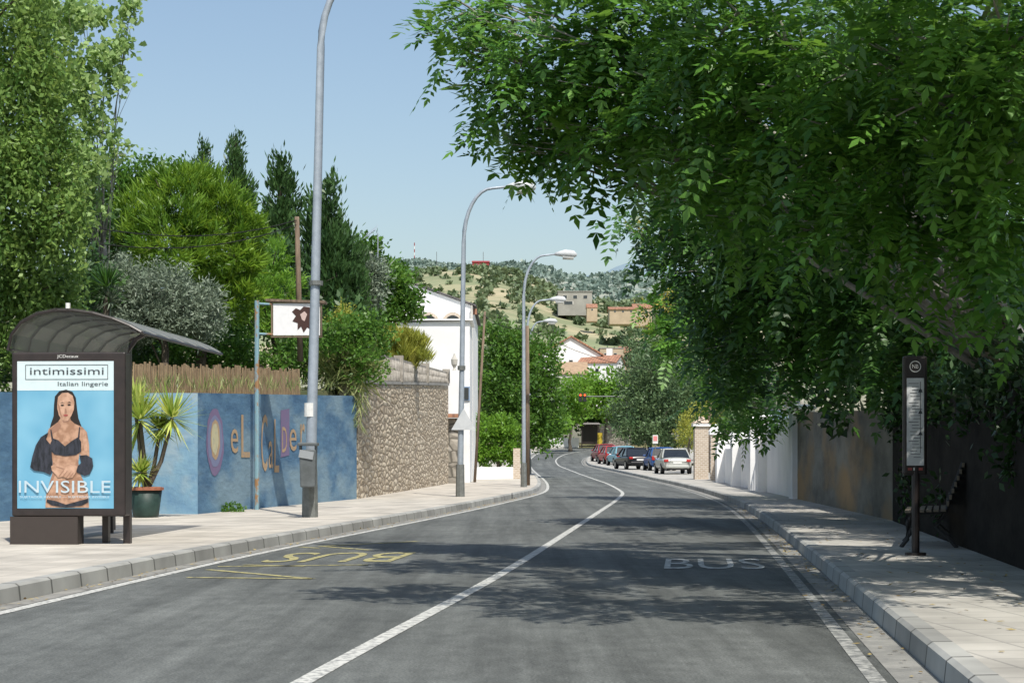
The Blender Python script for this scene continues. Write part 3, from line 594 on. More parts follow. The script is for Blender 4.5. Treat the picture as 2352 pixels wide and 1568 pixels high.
o=wall('low_wall',[(XP(1092,84),84,.1,.78),(XP(1182,86),86,.1,.78)],.25,M['white'],None,2); tag(o,'low white wall under the ivy hedge at the bend','wall')
o=MB().box((XP(1187,86),86.1,.85),(.35,.35,1.7)).build('brick_post',M['brickv']); tag(o,'narrow brick post at the right end of the low white wall','pillar')
mb=MB(); mb.poly([(-2.3,74,.158),(1.0,74,.158),(.9,84,.158),(-2.5,84,.158)]); o=mb.build('brick_paving',M['redpave']); o['kind']='structure'
# far end details
o=wall('stone_wall',[(XP(1378,214),214,2.3,5.4),(XP(1450,220),220,2.3,5.0)],.5,M['stone2'],None,2); tag(o,'grey stone wall behind the far bus shelter at the bend','wall')
o=wall('low_wall',[(XP(1268,204),204,2.2,3.6),(XP(1330,210),210,2.2,3.6)],.4,M['white'],None,2); tag(o,'low white wall left of the far bus shelter','wall')
fs_=empty('far_bus_shelter',(XP(1355,209),209,2.4),'small dark bus shelter far away at the bend','bus shelter')
MB().box((XP(1355,209),209.6,4.0),(1.9,.1,2.3)).build('back_panel',M['dark'],fs_); MB().box((XP(1355,209),209,5.3),(2.6,1.4,.2),taper=.8).build('roof',M['dark'],fs_)
for s in (-1,1): MB().box((XP(1355,209)+s*1.0,208.5,3.8),(.12,.12,2.8)).build('post',M['dark'],fs_)
o=MB().box((XP(1378,207),207,3.3),(.6,.6,1.7),taper=.9).build('recycling_bin',flat('yellow_plastic',(.5,.37,.04))); tag(o,'yellow bin beside the far bus shelter','bin')
# ------------------------------------------------------------------ street lamps
def lamp(label,px,Y,top,lean=0,reach=1.55,dirx=1,r=.085):
    x=XP(px,Y); z0=hz(Y)+.15; e=empty('street_lamp',(x,Y,z0),label,'street lamp','tall grey street lamps along the left pavement')
    hs=top-1.5; path=[(x,Y,z0),(x+lean*.1,Y,z0+1.2),(x+lean*.5,Y,z0+hs*.5)]; rad=[r*1.05,r,r*.85]
    for k in range(9):
        a=math.pi/2*k/8; path.append((x+lean+reach*.62*(1-math.cos(a))*dirx,Y,hs+1.5*math.sin(a))); rad.append(r*(.72-.25*k/8))
    path.append((x+lean+reach*dirx,Y,top+.05)); rad.append(r*.42)
    MB().tube(path,rad,12).build('pole',M['galv'],e,smooth=True)
    MB().tube([(x,Y,z0),(x,Y,z0+.9)],[r*1.5,r*1.35],8).build('base_sleeve',M['galvd'],e)
    m=MB(); hx=x+lean+reach*dirx
    m.tube([(hx-.1,Y,top+.04),(hx+.08*dirx,Y,top+.06),(hx+.3*dirx,Y,top+.07),(hx+.6*dirx,Y,top+.04),(hx+.72*dirx,Y,top)],[.05,.1,.15,.14,.05],10); hd=m.build('lamp_head',M['lampw'],e,smooth=True)
    MB().tube([(hx+.2*dirx,Y,top-.06),(hx+.6*dirx,Y,top-.08)],[.1,.09],8).build('lens',M['plate'],hd,smooth=True)
    return e
l1=lamp('nearest tall grey street lamp with litter bin, in front of the blue wall',712,32.1,10.3,lean=.2,r=.1)
MB().tube([(XP(712,32.1)+.11,32.1,4.42),(XP(712,32.1)+.11,32.1,4.5)],.13,10).build('clamp',M['galvd'],l1)
MB().tube([(XP(712,32.1)+.005,32.1,2.0),(XP(712,32.1)+.006,32.1,2.25)],.112,12).build('sticker',M['plate'],l1)
l2=lamp('second street lamp, carrying a triangular road sign seen from behind',1057,48.9,8.8,r=.085,lean=.1,reach=1.3)
MB().tube([(XP(1060,48.9),48.9,3.7),(XP(1060,48.9),48.9,3.82)],.11,10).build('clamp',M['galvd'],l2)
lamp('third street lamp, beside the brown wooden pole',1203,64.7,8.75,r=.08,reach=1.25)
lamp('fourth street lamp, half hidden behind the third',1211,86,9.0,r=.08,reach=1.2)
lamp('fifth street lamp, its white head above the far trees',1216,101,9.1,r=.08,reach=.9)
x=XP(1063,48.6); sg=empty('triangular_sign',(x,48.7,2.0),'grey back of a triangular road sign on the second lamp post','road sign')
MB().prism([(x-.33,48.75,2.02),(x+.36,48.75,2.02),(x+.02,48.75,2.62)],(0,.02,0)).build('plate',M['lampw'],sg)
MB().box((x,48.78,2.12),(.5,.03,.04)).build('bracket',M['galvd'],sg)
bx_=XP(708,31.7); bn=empty('litter_bin',(bx_,31.7,.7),'grey litter bin fixed to the nearest street lamp','bin')
MB().box((bx_,31.72,1.05),(.27,.26,.68),taper=1.12).build('body',M['binm'],bn,bevel=.02)
MB().box((bx_,31.72,1.49),(.36,.34,.06)).build('lid',M['binm'],bn,bevel=.015)
MB().box((bx_-.02,31.57,1.3),(.26,.03,.14),M=Matrix.Rotation(R(10),3,'Y')).build('bag_edge',flat('bin_liner',(.3,.32,.33)),bn)
for s in (-1,1): MB().box((bx_+s*.14,31.72,1.43),(.03,.2,.1)).build('hinge',M['binm'],bn)
MB().box((bx_,31.93,1.1),(.1,.2,.5)).build('bracket',M['galvd'],bn)
def pole(label,px0,py0,px1,py1,Y,r=.12):
    a=P(px0,py0,Y); b=P(px1,py1,Y); o=MB().tube([a,a.lerp(b,.5),b],[r,r*.9,r*.75],9).build('wooden_pole',M['wood'],smooth=True); return tag(o,label,'utility pole','wooden utility poles')
pole('leaning wooden utility pole beside the white house',1090,1112,1114,715,76,.065); pole('brown wooden utility pole right behind the third street lamp',1212,1114,1211,748,68,.1)
pole('wooden pole rising among the garden trees behind the billboard',690,830,682,498,45,.08); pole('wooden pole between the right trees above the brick pillars',1631,1085,1629,835,100,.12)
def wire(label,pts,r=.012):
    m=MB(); 
    for a,b,s in pts:
        a=P(*a);b=P(*b); m.tube([a.lerp(b,t/10)-Vector((0,0,s*4*(t/10)*(1-t/10))) for t in range(11)],r,4)
    return tag(m.build('overhead_cable',M['rubber']),label,'cable')
wire('thin overhead cables from the garden pole running left over the trees',[((683,505,45),(200,520,36),.3),((683,515,45),(230,560,38),.3)])
wire('overhead cable from the leaning pole towards the third lamp',[((1110,722,76),(1211,752,68),.25),((1211,755,68),(1629,840,100),.8)])
an=empty('tv_antenna',tuple(P(868,600,62)),'thin rooftop aerial poking above the left garden trees','antenna')
a=P(868,620,62); m=MB().tube([a,P(868,535,62)],.02,5); m.tube([P(835,548,62),P(862,528,62)],.015,4)
for t in range(6):
    q=P(838,546,62).lerp(P(862,528,62),t/5); m.tube([q-Vector((0,.25,.05)),q+Vector((.06,.25,.2))],.012,4)
m.build('mast',M['galv'],an)
ms=empty('radio_mast',hp2(952,.98),'thin red and white radio mast on the far hill','mast')
b0=P(952,602,2150); m=MB(); 
for k in range(6): m.tube([b0+Vector((0,0,k*4)),b0+Vector((0,0,k*4+4))],.6,5,mi=k%2)
m.build('mast_shaft',[M['plate'],M['redbarn']],ms)
for px,Y,t in ((1110,890,'tall'),(1003,1900,'slender')):
    b0=P(px,612,Y); o=MB().tube([b0,b0+Vector((0,0,7.5*Y/890))],.14*Y/890,5).build('pylon',M['galvd']); tag(o,f'{t} pylon on the skyline '+('behind the dark red building' if px==1110 else 'left of the second street lamp'),'pylon')
# billboard
bb=empty('billboard',(XP(590,36.7),36.7,.15),'white sign board with brown dog picture on a rusty blue post','sign')
xp=XP(590,36.7); MB().tube([(xp,36.7,.15),(xp,36.7,P(0,690,36.7).z)],.05,8).build('post',M['rust'],bb)
Y=36.9; x0,x1=XP(628,Y),XP(735,Y); z0,z1=P(0,770,Y).z,P(0,697,Y).z
MB().box(((x0+x1)/2,Y,(z0+z1)/2),(x1-x0,.06,z1-z0)).build('board',flat('sign_white',(.78,.78,.78)),bb)
MB().box(((x0+x1)/2-.02,Y+.12,z1+.05),(x1-x0+.28,.4,.05),M=Matrix.Rotation(R(2),3,'Y')).build('hood',M['wood'],bb)
m=MB(); m.box((x0-.03,Y,(z0+z1)/2),(.03,.08,z1-z0+.06)); m.box(((x0+x1)/2,Y,z0-.03),(x1-x0+.1,.08,.03)); m.box((x1+.03,Y,(z0+z1)/2),(.03,.08,z1-z0+.06)); m.build('frame',M['wood'],bb)
MB().tube([(xp,36.7,z1-.02),(x0,Y,z1-.02)],.025,5).build('arm',M['rust'],bb); MB().tube([(xp,36.7,z0+.02),(x0,Y,z0+.02)],.025,5).build('arm',M['rust'],bb)
def dg(name,pts,mat,off):
    m=MB(); m.poly([(XP(px,Y),Y-off,P(0,py,Y).z) for px,py in pts]); m.build(name,mat,bb)
mdog=flat('dog_brown',(.06,.03,.025))
dg('dog_picture',[(671,716),(680,708),(690,712),(698,704),(712,706),(716,722),(712,740),(716,758),(706,752),(698,764),(692,750),(684,758),(684,742),(672,738),(680,726)],mdog,.036)
dg('dog_muzzle',[(690,722),(700,715),(706,722),(700,738),(694,734)],flat('dog_cream',(.55,.42,.38)),.04)
# traffic light
tl=empty('traffic_light',(XP(1440,175),175,hz(175)+.15),'traffic light hanging from a mast arm over the far road','traffic light')
za=P(0,910,175).z; xa,xb=XP(1440,175),XP(1338,175)
MB().tube([(xa,175,hz(175)),(xa,175,za-.6),(xa-.3,175,za-.15),(xa-1,175,za),(xb,175,za)],[.11,.1,.09,.07,.05],8).build('mast_arm',M['galvd'],tl)
glow,gn,gb=newmat('red_signal'); gb.inputs['Base Color'].default_value=(.8,.1,.02,1); gb.inputs['Emission Color'].default_value=(1,.15,.03,1); gb.inputs['Emission Strength'].default_value=1.2
for d in (-.22,.22):
    h_=MB().box((xb+d,174.9,za-.1),(.34,.25,.85)).build('signal_head',M['black'],tl,bevel=.02); l=MB().lathe((0,0,0),[(.11,0),(.11,.04)],10).build('lens',glow,h_,local=True)
    l.rotation_euler=(R(90),0,0); l.location=Vector((xb+d,174.76,za+.12))-Vector(tl.location)
pn=empty('parking_sign',(XP(1505,106),106,.3),'small white and pink sign on a thin post behind the parked cars','sign')
x=XP(1505,106); MB().tube([(x,106,.3),(x,106,2.6)],.03,6).build('post',M['galvd'],pn); MB().box((x,105.95,2.35),(.32,.02,.52)).build('panel',M['plate'],pn); MB().box((x,105.935,2.4),(.24,.01,.3)).build('marking',flat('sign_pink',(.7,.25,.25)),pn)
# ------------------------------------------------------------------ bus shelter
shx,shy=XP(150,22),22.0
S=empty('bus_shelter',(shx,shy,.15),'dark brown bus shelter with curved roof and advertising panel on the left pavement','bus shelter',rz=R(-3))
k_=1/182.
def lx(px): return (px-150)*k_
def lz(py): return (1250-py)*k_
MB().box((lx(157),.12,(lz(1185)+lz(808))/2),(lx(290)-lx(25),.24,lz(808)-lz(1185))).build('panel_frame',M['dark'],S,local=True,bevel=.02)
MB().box((lx(99),.14,(lz(1186))/2),(lx(178)-lx(20),.26,lz(1186))).build('panel_plinth',flat('plinth_brown',(.055,.045,.04)),S,local=True)
Pm={k:flat('poster_'+k,c,.35,.5) for k,c in dict(pale=(.62,.74,.76),skin2=(.33,.18,.12),hair=(.02,.014,.012),ink=(.05,.06,.07),word=(.5,.62,.68),lip=(.35,.08,.07),sky2=(.1,.32,.48)).items()}
Pm['sky']=pm('poster_sky',(.2,.45,.6),(.11,.34,.51),1.3,.35,spec=.5,detail=2)
Pm['skin']=pm('poster_skin',(.5,.3,.2),(.33,.18,.11),9,.35,spec=.5,detail=2,lo=.4,hi=.6); Pm['skin3']=pm('poster_light_skin',(.58,.36,.25),(.4,.23,.15),13,.35,spec=.5,detail=2)
Pm['cloth']=pm('poster_cloth',(.04,.043,.06),(.008,.01,.014),14,.35,spec=.5,detail=3,stretch=(2,1,.6))
def sheet(name,polys,mat,lay,parent):
    for pts in polys:
        m=MB(); m.poly([(lx(x),-.004-.0022*lay,lz(y)) for x,y in pts]); o=m.build(name,mat,parent,local=True)
    return o
def ell(cx,cy,rx,ry,n=18,a0=0): return [(cx+rx*math.cos(2*math.pi*i/n+a0),cy+ry*math.sin(2*math.pi*i/n+a0)) for i in range(n)]
pr=lambda x0,y0,x1,y1:[(x0,y1),(x1,y1),(x1,y0),(x0,y0)]
po=sheet('poster',[pr(38,829,263,1167)],Pm['sky'],0,S)
sheet('poster_heading',[pr(38,829,263,896)],Pm['pale'],1,po)
sheet('hair',[[(124,930),(126,910),(136,898),(152,894),(167,899),(175,913),(178,940),(181,960),(188,978),(176,984),(166,970),(134,970),(126,990),(112,998),(116,975),(123,955)]],Pm['hair'],2,po)
sheet('body',[[(134,968),(138,962),(142,950),(161,950),(163,964),(172,972),(190,980),(201,992),(206,1020),(207,1050),(204,1068),(192,1060),(184,1040),(181,1060),(184,1085),(196,1110),(204,1135),(206,1165),(104,1165),(106,1135),(114,1108),(121,1085),(121,1060),(116,1030),(104,1010),(112,984)]],Pm['skin'],3,po)
sheet('body_shade',[[(134,968),(142,977),(134,988),(118,998),(112,988)],[(121,1060),(121,1085),(114,1108),(119,1110),(126,1090),(126,1062)],[(177,1052),(181,1060),(183,1085),(178,1080)],[(140,957),(162,957),(158,968),(146,970)]],Pm['skin2'],4,po)
sheet('body_light',[[(192,985),(200,1000),(202,1035),(196,1038),(191,1005)]],Pm['skin3'],4,po)
sheet('face',[[(132,925),(134,911),(143,902),(157,901),(168,908),(172,923),(171,940),(165,954),(157,965),(150,967),(143,964),(136,953),(132,938)]],Pm['skin3'],5,po)
sheet('face_shade',[[(133,925),(138,950),(145,962),(141,948),(137,930)],[(150,938),(153,938),(155,947),(149,948)]],Pm['skin2'],6,po)
sheet('eye',[ell(144,930,4,1.8,10),ell(160,929,4,1.8,10)],Pm['hair'],7,po)
sheet('eyebrow',[[(138,926),(144,923),(149,925),(144,924.5)],[(155,924),(161,922),(166,925),(161,924)]],Pm['hair'],7,po)
sheet('lips',[ell(152,953,5.5,2.4,12)],Pm['lip'],7,po)
sheet('jacket_sleeve',[[(112,992),(94,1003),(82,1022),(74,1048),(69,1072),(78,1080),(100,1083),(116,1090),(122,1078),(120,1050),(118,1022),(106,1008)],[(184,1046),(200,1044),(214,1052),(216,1070),(208,1088),(196,1092),(178,1084),(176,1074),(188,1062)]],Pm['cloth'],7,po)
sheet('top_garment',[[(116,1018),(122,1006),(134,1010),(150,1024),(166,1012),(181,1003),(188,1014),(188,1036),(176,1044),(152,1047),(126,1043),(117,1034)]],Pm['cloth'],6,po)
sheet('strap',[[(180,1006),(183,980),(185.5,980),(184,1006)],[(119,1010),(116,986),(118.5,986),(123,1008)]],Pm['cloth'],6,po)
sheet('lower_garment',[[(108,1146),(130,1150),(152,1158),(182,1150),(204,1144),(205,1152),(190,1160),(152,1165),(120,1160),(107,1152)]],Pm['cloth'],6,po)
sheet('hands',[[(118,1070),(132,1062),(150,1068),(166,1066),(180,1070),(176,1084),(168,1096),(156,1098),(146,1094),(134,1096),(128,1088),(120,1080)]],Pm['skin3'],8,po)
sheet('finger_line',[[(136,1092),(148,1078),(149,1079),(138,1093)],[(144,1094),(156,1080),(157,1081),(146,1095)],[(152,1097),(163,1083),(164,1084),(154,1098)],[(160,1096),(170,1084),(171,1085),(162,1097)],[(130,1070),(150,1076),(150,1077),(130,1072)]],Pm['skin2'],9,po)
def ptext(name,b,x0,x1,y0,y1,mat,lay): return text(name,b,(lx(x0),-.004-.0022*lay,lz(y1)),(1,0,0),(0,0,1),lx(x1)-lx(x0),lz(y0)-lz(y1),mat,po)
ptext('lettering','INVISIBLE',43,257,1103,1131,Pm['word'],10)
ptext('lettering','SUJETADOR INVISIBLE — SUJETADOR INVISIBLE',46,254,1138,1144,Pm['word'],10)
ptext('lettering','intimissimi',68,240,844,860,Pm['ink'],3); ptext('lettering','Italian lingerie',133,250,876,889,Pm['ink'],3)
sheet('heading_box_line',[pr(57,837,250,838.5),pr(57,870,250,871.5),pr(57,838.5,58.5,870),pr(248.5,838.5,250,870)],Pm['ink'],2,po)
text('lettering','JCDecaux',(lx(131),-.006,lz(823)),(1,0,0),(0,0,1),lx(181)-lx(131),lz(814)-lz(823),M['plate'],S)
prof=[(-.74,2.5),(-.7,2.68),(-.58,2.83),(-.38,2.94),(-.12,2.99),(.1,2.985),(.35,2.95),(.6,2.88),(.82,2.79),(.98,2.70)]
RL=4.6; m=MB(); vs=[]; nseg=len(prof)
for y in (.0,RL):
    for x,z in prof: vs.append((x,y,z))
    for x,z in prof: vs.append((x,y,z-.02))
m.add(vs,[(i,i+1,2*nseg+i+1,2*nseg+i) for i in range(nseg-1)]+[(nseg+i,3*nseg+i,3*nseg+i+1,nseg+i+1) for i in range(nseg-1)]); m.build('roof',M['roofsheet'],S,local=True)
for i in range(7):
    y=.02+RL*i/6*.99; MB().tube([(x,y,z-.03) for x,z in prof],.02,6).build('roof_rib',M['dark'],S,local=True)
for x,z in (prof[0],prof[-1],prof[4]): MB().tube([(x,0,z-.03),(x,RL,z-.03)],.02,6).build('roof_beam',M['dark'],S,local=True)
m=MB(); m.poly([(x,.1,z-.03) for x,z in prof[:-1]]+[(.77,.1,2.42),(-.74,.1,2.42)]); m.build('end_glass',M['glassd'],S,local=True)
MB().tube([(.72,.2,2.2),(.74,.2,2.45),(.85,.2,2.6),(.98,.2,2.68)],.03,6).build('bracket',M['dark'],S,local=True)
for (x,y) in ((.7,.35),(-.66,RL-.2),(-.66,2.3)): MB().box((x,y,1.25),(.09,.09,2.5)).build('post',M['dark'],S,local=True)
MB().box((.38,.5,.15),(.08,.1,.4)).build('foot',M['dark'],S,local=True)
MB().box((-.68,2.4,1.3),(.02,4.0,1.9)).build('back_glass',M['glassd'],S,local=True)
m=MB(); m.box((-.35,2.4,.5),(.4,2.2,.04)); m.box((-.35,1.5,.25),(.05,.05,.5)); m.box((-.35,3.3,.25),(.05,.05,.5)); m.build('seat',M['dark'],S,local=True)
MB().tube([(lx(155),.02,2.98),(lx(155),.02,3.05)],.03,8).build('roof_fitting',M['plate'],S,local=True)
# ------------------------------------------------------------------ bus stop sign right
bx0=XP(2103,19.6); B=empty('bus_stop_sign',(bx0,19.6,.15),'tall dark bus stop totem with timetable panel on the right pavement','bus stop sign',rz=R(-3))
MB().tube([(0,0,0),(0,0,1.0)],.045,10).build('pole',M['dark'],B,local=True); MB().tube([(0,0,0),(0,0,.03)],.12,12).build('base_plate',M['dark'],B,local=True)
MB().box((-.01,0,1.57),(.27,.07,1.34)).build('case',M['dark'],B,local=True,bevel=.025)
tp=MB().box((-.01,-.04,1.5),(.19,.006,.98)).build('timetable',pm('timetable_paper',(.72,.74,.73),(.52,.54,.54),3,.5),B,local=True)
m=MB()
for i in range(24): 
    z=1.93-i*.036; m.box((-.01+.02*(i%3-1),-.0445,z),(.11-.03*(i%2),.002,.006))
m.box((.045,-.0445,1.55),(.006,.002,.8))
for z in (1.86,1.62,1.38): m.prism([(.02,-.0475,z-.03),(.07,-.0475,z-.03),(.045,-.0475,z+.02)],(0,.001,0))
m.build('timetable_lines',Pm['ink'],tp,local=True)
m=MB()
for k in range(18):
    a0=2*math.pi*k/18;a1=2*math.pi*(k+1)/18; m.poly([(-.01+r*math.cos(a),-.039,2.12+r*math.sin(a)) for r,a in ((.055,a0),(.065,a0),(.065,a1),(.055,a1))])
m.build('logo_ring',M['plate'],B,local=True); text('lettering','NB',(-.045,-.04,2.1),(1,0,0),(0,0,1),.07,.045,M['plate'],B)
for i in range(3): MB().box((-.07+.06*i,-.039,.97),(.045,.004,.03)).build('route_badge',(Pm['lip'],M['plate'],Pm['lip'])[i],B,local=True)
# bench
bz=empty('park_bench',(XP(2132,22.0),22.0,.15),'dark slatted bench with iron legs in the shade of the right pavement','bench',rz=R(-14))
m=MB(); 
for i in range(6): m.box((-.24+.085*i,0,.44+.004*i),(.06,1.8,.03))
m.build('seat',flat('bench_slats',(.2,.17,.13)),bz,local=True)
m=MB()
for i in range(7): m.box((.24+.03*i,0,.54+.078*i),(.03,1.8,.055))
m.build('backrest',flat('bench_back',(.2,.17,.13)),bz,local=True)
for s in (-.75,.75):
    m=MB(); m.tube([(-.32,s,0),(-.24,s,.1),(-.24,s,.3),(-.26,s,.42),(.22,s,.44),(.26,s,.6),(.42,s,1.04)],.03,6); m.tube([(.35,s,0),(.25,s,.12),(.1,s,.25),(.22,s,.43)],.03,6); m.build('leg',flat('bench_iron',(.05,.05,.05)),bz,local=True)
# plant pot
pp=empty('potted_yucca',(XP(335,32),32,.15),'spiky variegated yucca in a dark green pot beside the bus shelter','potted plant')
x=XP(335,32); MB().lathe((x,32,.15),[(.22,0),(.24,.05),(.3,.5)],14).build('pot',M['pot'],pp,smooth=True); MB().lathe((x,32,.65),[(.33,0),(.33,.05),(.26,.06)],14).build('pot_rim',M['terra'],pp)
def rosette(name,c,n,L,wd,mat,parent,upb=.3):
    d=rdir(n); d[:,2]=d[:,2]*.9+upb; d=nrm(d); c=np.array(c); Wv=nrm(np.cross(d,np.array([0,0,1.])+rdir(n)*.2))
    Ls=L*(.75+.35*RNG.random(n)); V=RNG.random(n)
    return leaf_mesh(name,c+d*.03,d,Wv,Ls,wd,V,mat,parent,mid=.35)
hd=[((XP(322,32),32.0,P(0,965,32).z),.85),((XP(398,32),31.9,P(0,960,32).z),.75),((XP(365,32),32.1,P(0,985,32).z),.45),((XP(325,32),31.9,P(0,1085,32).z),.45),((XP(303,32),32.2,P(0,920,32).z),.5)]
m=MB()
for c,L in hd: m.tube([(x,32,.6),((x+c[0])/2+.03,32,(.6+c[2])/2-.1),c],[.05,.04,.035],6)
m.build('stem',M['bark'],pp)
for c,L in hd: rosette('leaf_rosette',c,140,L*.88,.05,L_['yucca'],pp)
wv=empty('wall_weed',tuple(G(540,1172,.15)),'small green weed growing at the foot of the blue wall','weed')
crown('leaves',[blob(535,1168,35.2,30,12,.15),blob(515,1172,35.2,15,8,.1)],wv,L_['green'],clr=.06,per=10,leaf=(.06,.04))
# ------------------------------------------------------------------ cars
def car(label,X,Y,rz,color,style,metal=.3):
    c=empty('parked_car',(X,Y,hz(Y)+.155),label,'car','cars parked along the right kerb',rz)
    pt=flat('paint_'+label[:12].replace(' ','_'),color,.28,.6); hb=style=='hatch'; Lc=3.9 if hb else 4.5
    st=[(0,.38,.72,.68),(.05,.28,.9,.8),(.25,.22,.97 if not hb else .98,.85),(1.0,.2,.96,.87),(2.8,.2,.95,.87),(Lc-.75,.2,.86,.86),(Lc-.25,.24,.74,.82),(Lc-.05,.3,.62,.74),(Lc,.36,.5,.66)]
    m=MB(); vs=[];fs=[]
    for (y,zb1,zt1,hw) in st:
        for s in ((-.86,0),(-1,.3),(-1.0,.75),(-.92,1),(.92,1),(1.0,.75),(1,.3),(.86,0)): vs.append((s[0]*hw*1.02,y-Lc/2,zb1+(zt1-zb1)*s[1]))
    for i in range(len(st)-1):
        for k in range(8): fs.append((i*8+k,i*8+(k+1)%8,i*8+8+(k+1)%8,i*8+8+k))
    fs+=[tuple(range(8)),tuple(8*(len(st)-1)+k for k in range(7,-1,-1))]
    m.add(vs,fs); bo=m.build('body',pt,c,local=True,smooth=True); sb=bo.modifiers.new('s','SUBSURF'); sb.levels=1; sb.render_levels=2
    b0,b1,r0,r1=(.12,2.75,.5,1.95) if hb else (.55,3.2,1.15,2.4); zh=1.46 if hb else 1.42
    def fr(y0,y1,hw,z): return [(-hw,y0-Lc/2,z),(hw,y0-Lc/2,z),(hw,y1-Lc/2,z),(-hw,y1-Lc/2,z)]
    m=MB(); m.add(fr(b0,b1,.8,.9)+fr(r0,r1,.62,zh),[(0,1,5,4),(1,2,6,5),(2,3,7,6),(3,0,4,7),(4,5,6,7)]); m.build('window',M['carglass'],c,local=True)
    m=MB(); m.add(fr(r0-.06,r1+.05,.65,zh-.02)+fr(r0+.08,r1-.08,.5,zh+.05),[(0,1,5,4),(1,2,6,5),(2,3,7,6),(3,0,4,7),(4,5,6,7)])
    for sx in (-1,1):
        for (ya,yb) in ((b0,r0),(b1,r1),((b0+b1)/2,(r0+r1)/2)): m.tube([(sx*.8,ya-Lc/2,.9),(sx*.75,(ya*.6+yb*.4)-Lc/2,.9+(zh-.9)*.42),(sx*.635,yb-Lc/2,zh)],.045,5)
    m.build('roof',pt,c,local=True)
    for sx in (-1,1):
        for wy in (.75,Lc-.85):
            t=MB(); vs=[]; n=16
            for xx in (sx*.68,sx*.88):
                for k in range(n): vs.append((xx,wy-Lc/2+.31*math.cos(2*math.pi*k/n),.31+.31*math.sin(2*math.pi*k/n)))
            t.add(vs,[(k,(k+1)%n,n+(k+1)%n,n+k) for k in range(n)]+[tuple(range(n)),tuple(range(2*n-1,n-1,-1))]); wo=t.build('wheel',M['rubber'],c,local=True)
            t=MB(); t.poly([(sx*.884,wy-Lc/2+.2*math.cos(2*math.pi*k/n),.31+.2*math.sin(2*math.pi*k/n)) for k in range(n)]); t.build('rim',M['chrome'],wo,local=True)
        MB().box((sx*.64,-Lc/2+.05,.76 if not hb else .8),(.26,.14,.16 if not hb else .26)).build('tail_light',M['redlight'],c,local=True,bevel=.03)
        MB().box((sx*.92,Lc/2-1.55,.98),(.16,.1,.11)).build('mirror',pt,c,local=True,bevel=.02)
    MB().box((0,-Lc/2+.0,.64),(.5,.03,.11)).build('number_plate',M['plate'],c,local=True)
    MB().box((0,-Lc/2+.04,.42),(1.35,.16,.18)).build('bumper',pt if style!='hatch' else M['black'],c,local=True,bevel=.05)
    m=MB(); m.box((0,-Lc/2+.1,.28),(1.2,.1,.1)); m.build('lower_trim',M['black'],c,local=True)
car('silver saloon parked nearest the brick pillars, rear towards the camera',XP(1552,100)+.0,102,R(2),(.38,.39,.36),'sedan')
car('dark blue hatchback parked behind the silver saloon',XP(1517,113),114,R(4),(.03,.09,.26),'hatch')
car('black saloon parked at the kerb with its red tail lights showing',XP(1457,117),119,R(10),(.012,.012,.014),'sedan')
car('light blue hatchback parked in front of the black saloon',XP(1430,134),136,R(9),(.2,.42,.5),'hatch')
car('red hatchback beside the light blue hatchback in the parked row',XP(1408,142),145,R(8),(.38,.03,.03),'hatch')
car('dark red car farthest along the parked row',XP(1390,150),153,R(8),(.25,.02,.03),'hatch')
# ------------------------------------------------------------------ trees, left
gz=2.3
tree('weeping_tree','big dense tree with hanging foliage at the left edge above the shelter','tree',(-11.5,36,gz),
 [blob(20,60,34,130),blob(80,180,34,110),blob(0,300,34,150),blob(90,370,34,110),blob(40,480,34,140),blob(140,500,34,85),blob(60,620,35,130),blob(0,740,35,130),blob(130,690,35,70),blob(80,30,35,60)],L_['weep'],r0=.3,dens=2.1,clr=.3,per=50,leaf=(.13,.065),style='weep')
tree('poplar','pale sparse poplar with open upright branches at the upper left','tree',(-9.8,42,gz),
 [blob(150,60,40,50),blob(205,30,40,38),blob(300,30,40,20,45),blob(285,95,40,22,30),blob(235,140,40,42),blob(280,190,40,28),blob(200,220,40,45),blob(235,290,40,30),blob(190,370,40,50),blob(270,345,40,26,14),blob(130,200,40,60),blob(140,330,40,60),blob(190,450,40,50)],L_['poplar'],r0=.11,dens=1.6,clr=.26,per=36,leaf=(.15,.13),twigs=3,bark='barkl',vlo=.1)
tree('broadleaf_tree','dark shaded tree behind the bus shelter roof','tree',(-10,40,gz),[blob(60,720,39,120,90),blob(180,640,40,75),blob(30,830,39,90,60),blob(160,780,40,80,60),blob(220,560,44,65),blob(180,480,44,60),blob(280,790,42,80,60)],L_['dark'],r0=.2,dens=2.2,clr=.35,per=46,leaf=(.15,.08))
tree('pine_tree','bright green bushy pine above the picket fence','tree',(-8.3,46,gz),
 [blob(420,470,45,80),blob(330,510,45,75),blob(510,490,45,75),blob(400,560,44,110),blob(520,580,45,80),blob(290,590,45,60,55),blob(560,620,45,40),blob(470,650,45,85,55),blob(370,430,45,38),blob(470,425,45,38),blob(545,690,45,55),blob(565,530,45,42),blob(420,415,45,25)],L_['pine'],r0=.2,dens=1.7,clr=.25,per=46,leaf=(.27,.038),style='needle')
tree('olive_tree','grey green olive bush behind the picket fence','tree',(-8.2,41,gz),[blob(360,680,41,95,75),blob(280,650,41,60,60),blob(440,710,41,75,65),blob(330,740,41,100,45),blob(230,700,41,50),blob(480,750,41,40)],L_['olive'],r0=.12,dens=2.4,clr=.22,per=46,leaf=(.13,.035))
def conifer(label,px,pyt,pyb,Y,rx,mat):
    b=[]; n=8
    for i in range(n):
        t=i/(n-1); b.append(blob(px+random.uniform(-.2,.2)*rx,pyt+(pyb-pyt)*t,Y,max(rx*(.12+.88*t**.7),6),(pyb-pyt)/n*.95))
    tree('conifer',label,'tree',(XP(px,Y),Y,gz),b,mat,r0=.15,top=P(0,pyt+30,Y).z,dens=2.8,clr=.33,per=44,leaf=(.24,.08),style='cypress',twigs=0)
conifer('dark conifer with pointed top left of the wooden pole',642,385,720,58,72,L_['dark'])
conifer('broad dark cypress right of the nearest street lamp',756,440,740,56,95,L_['dark'])
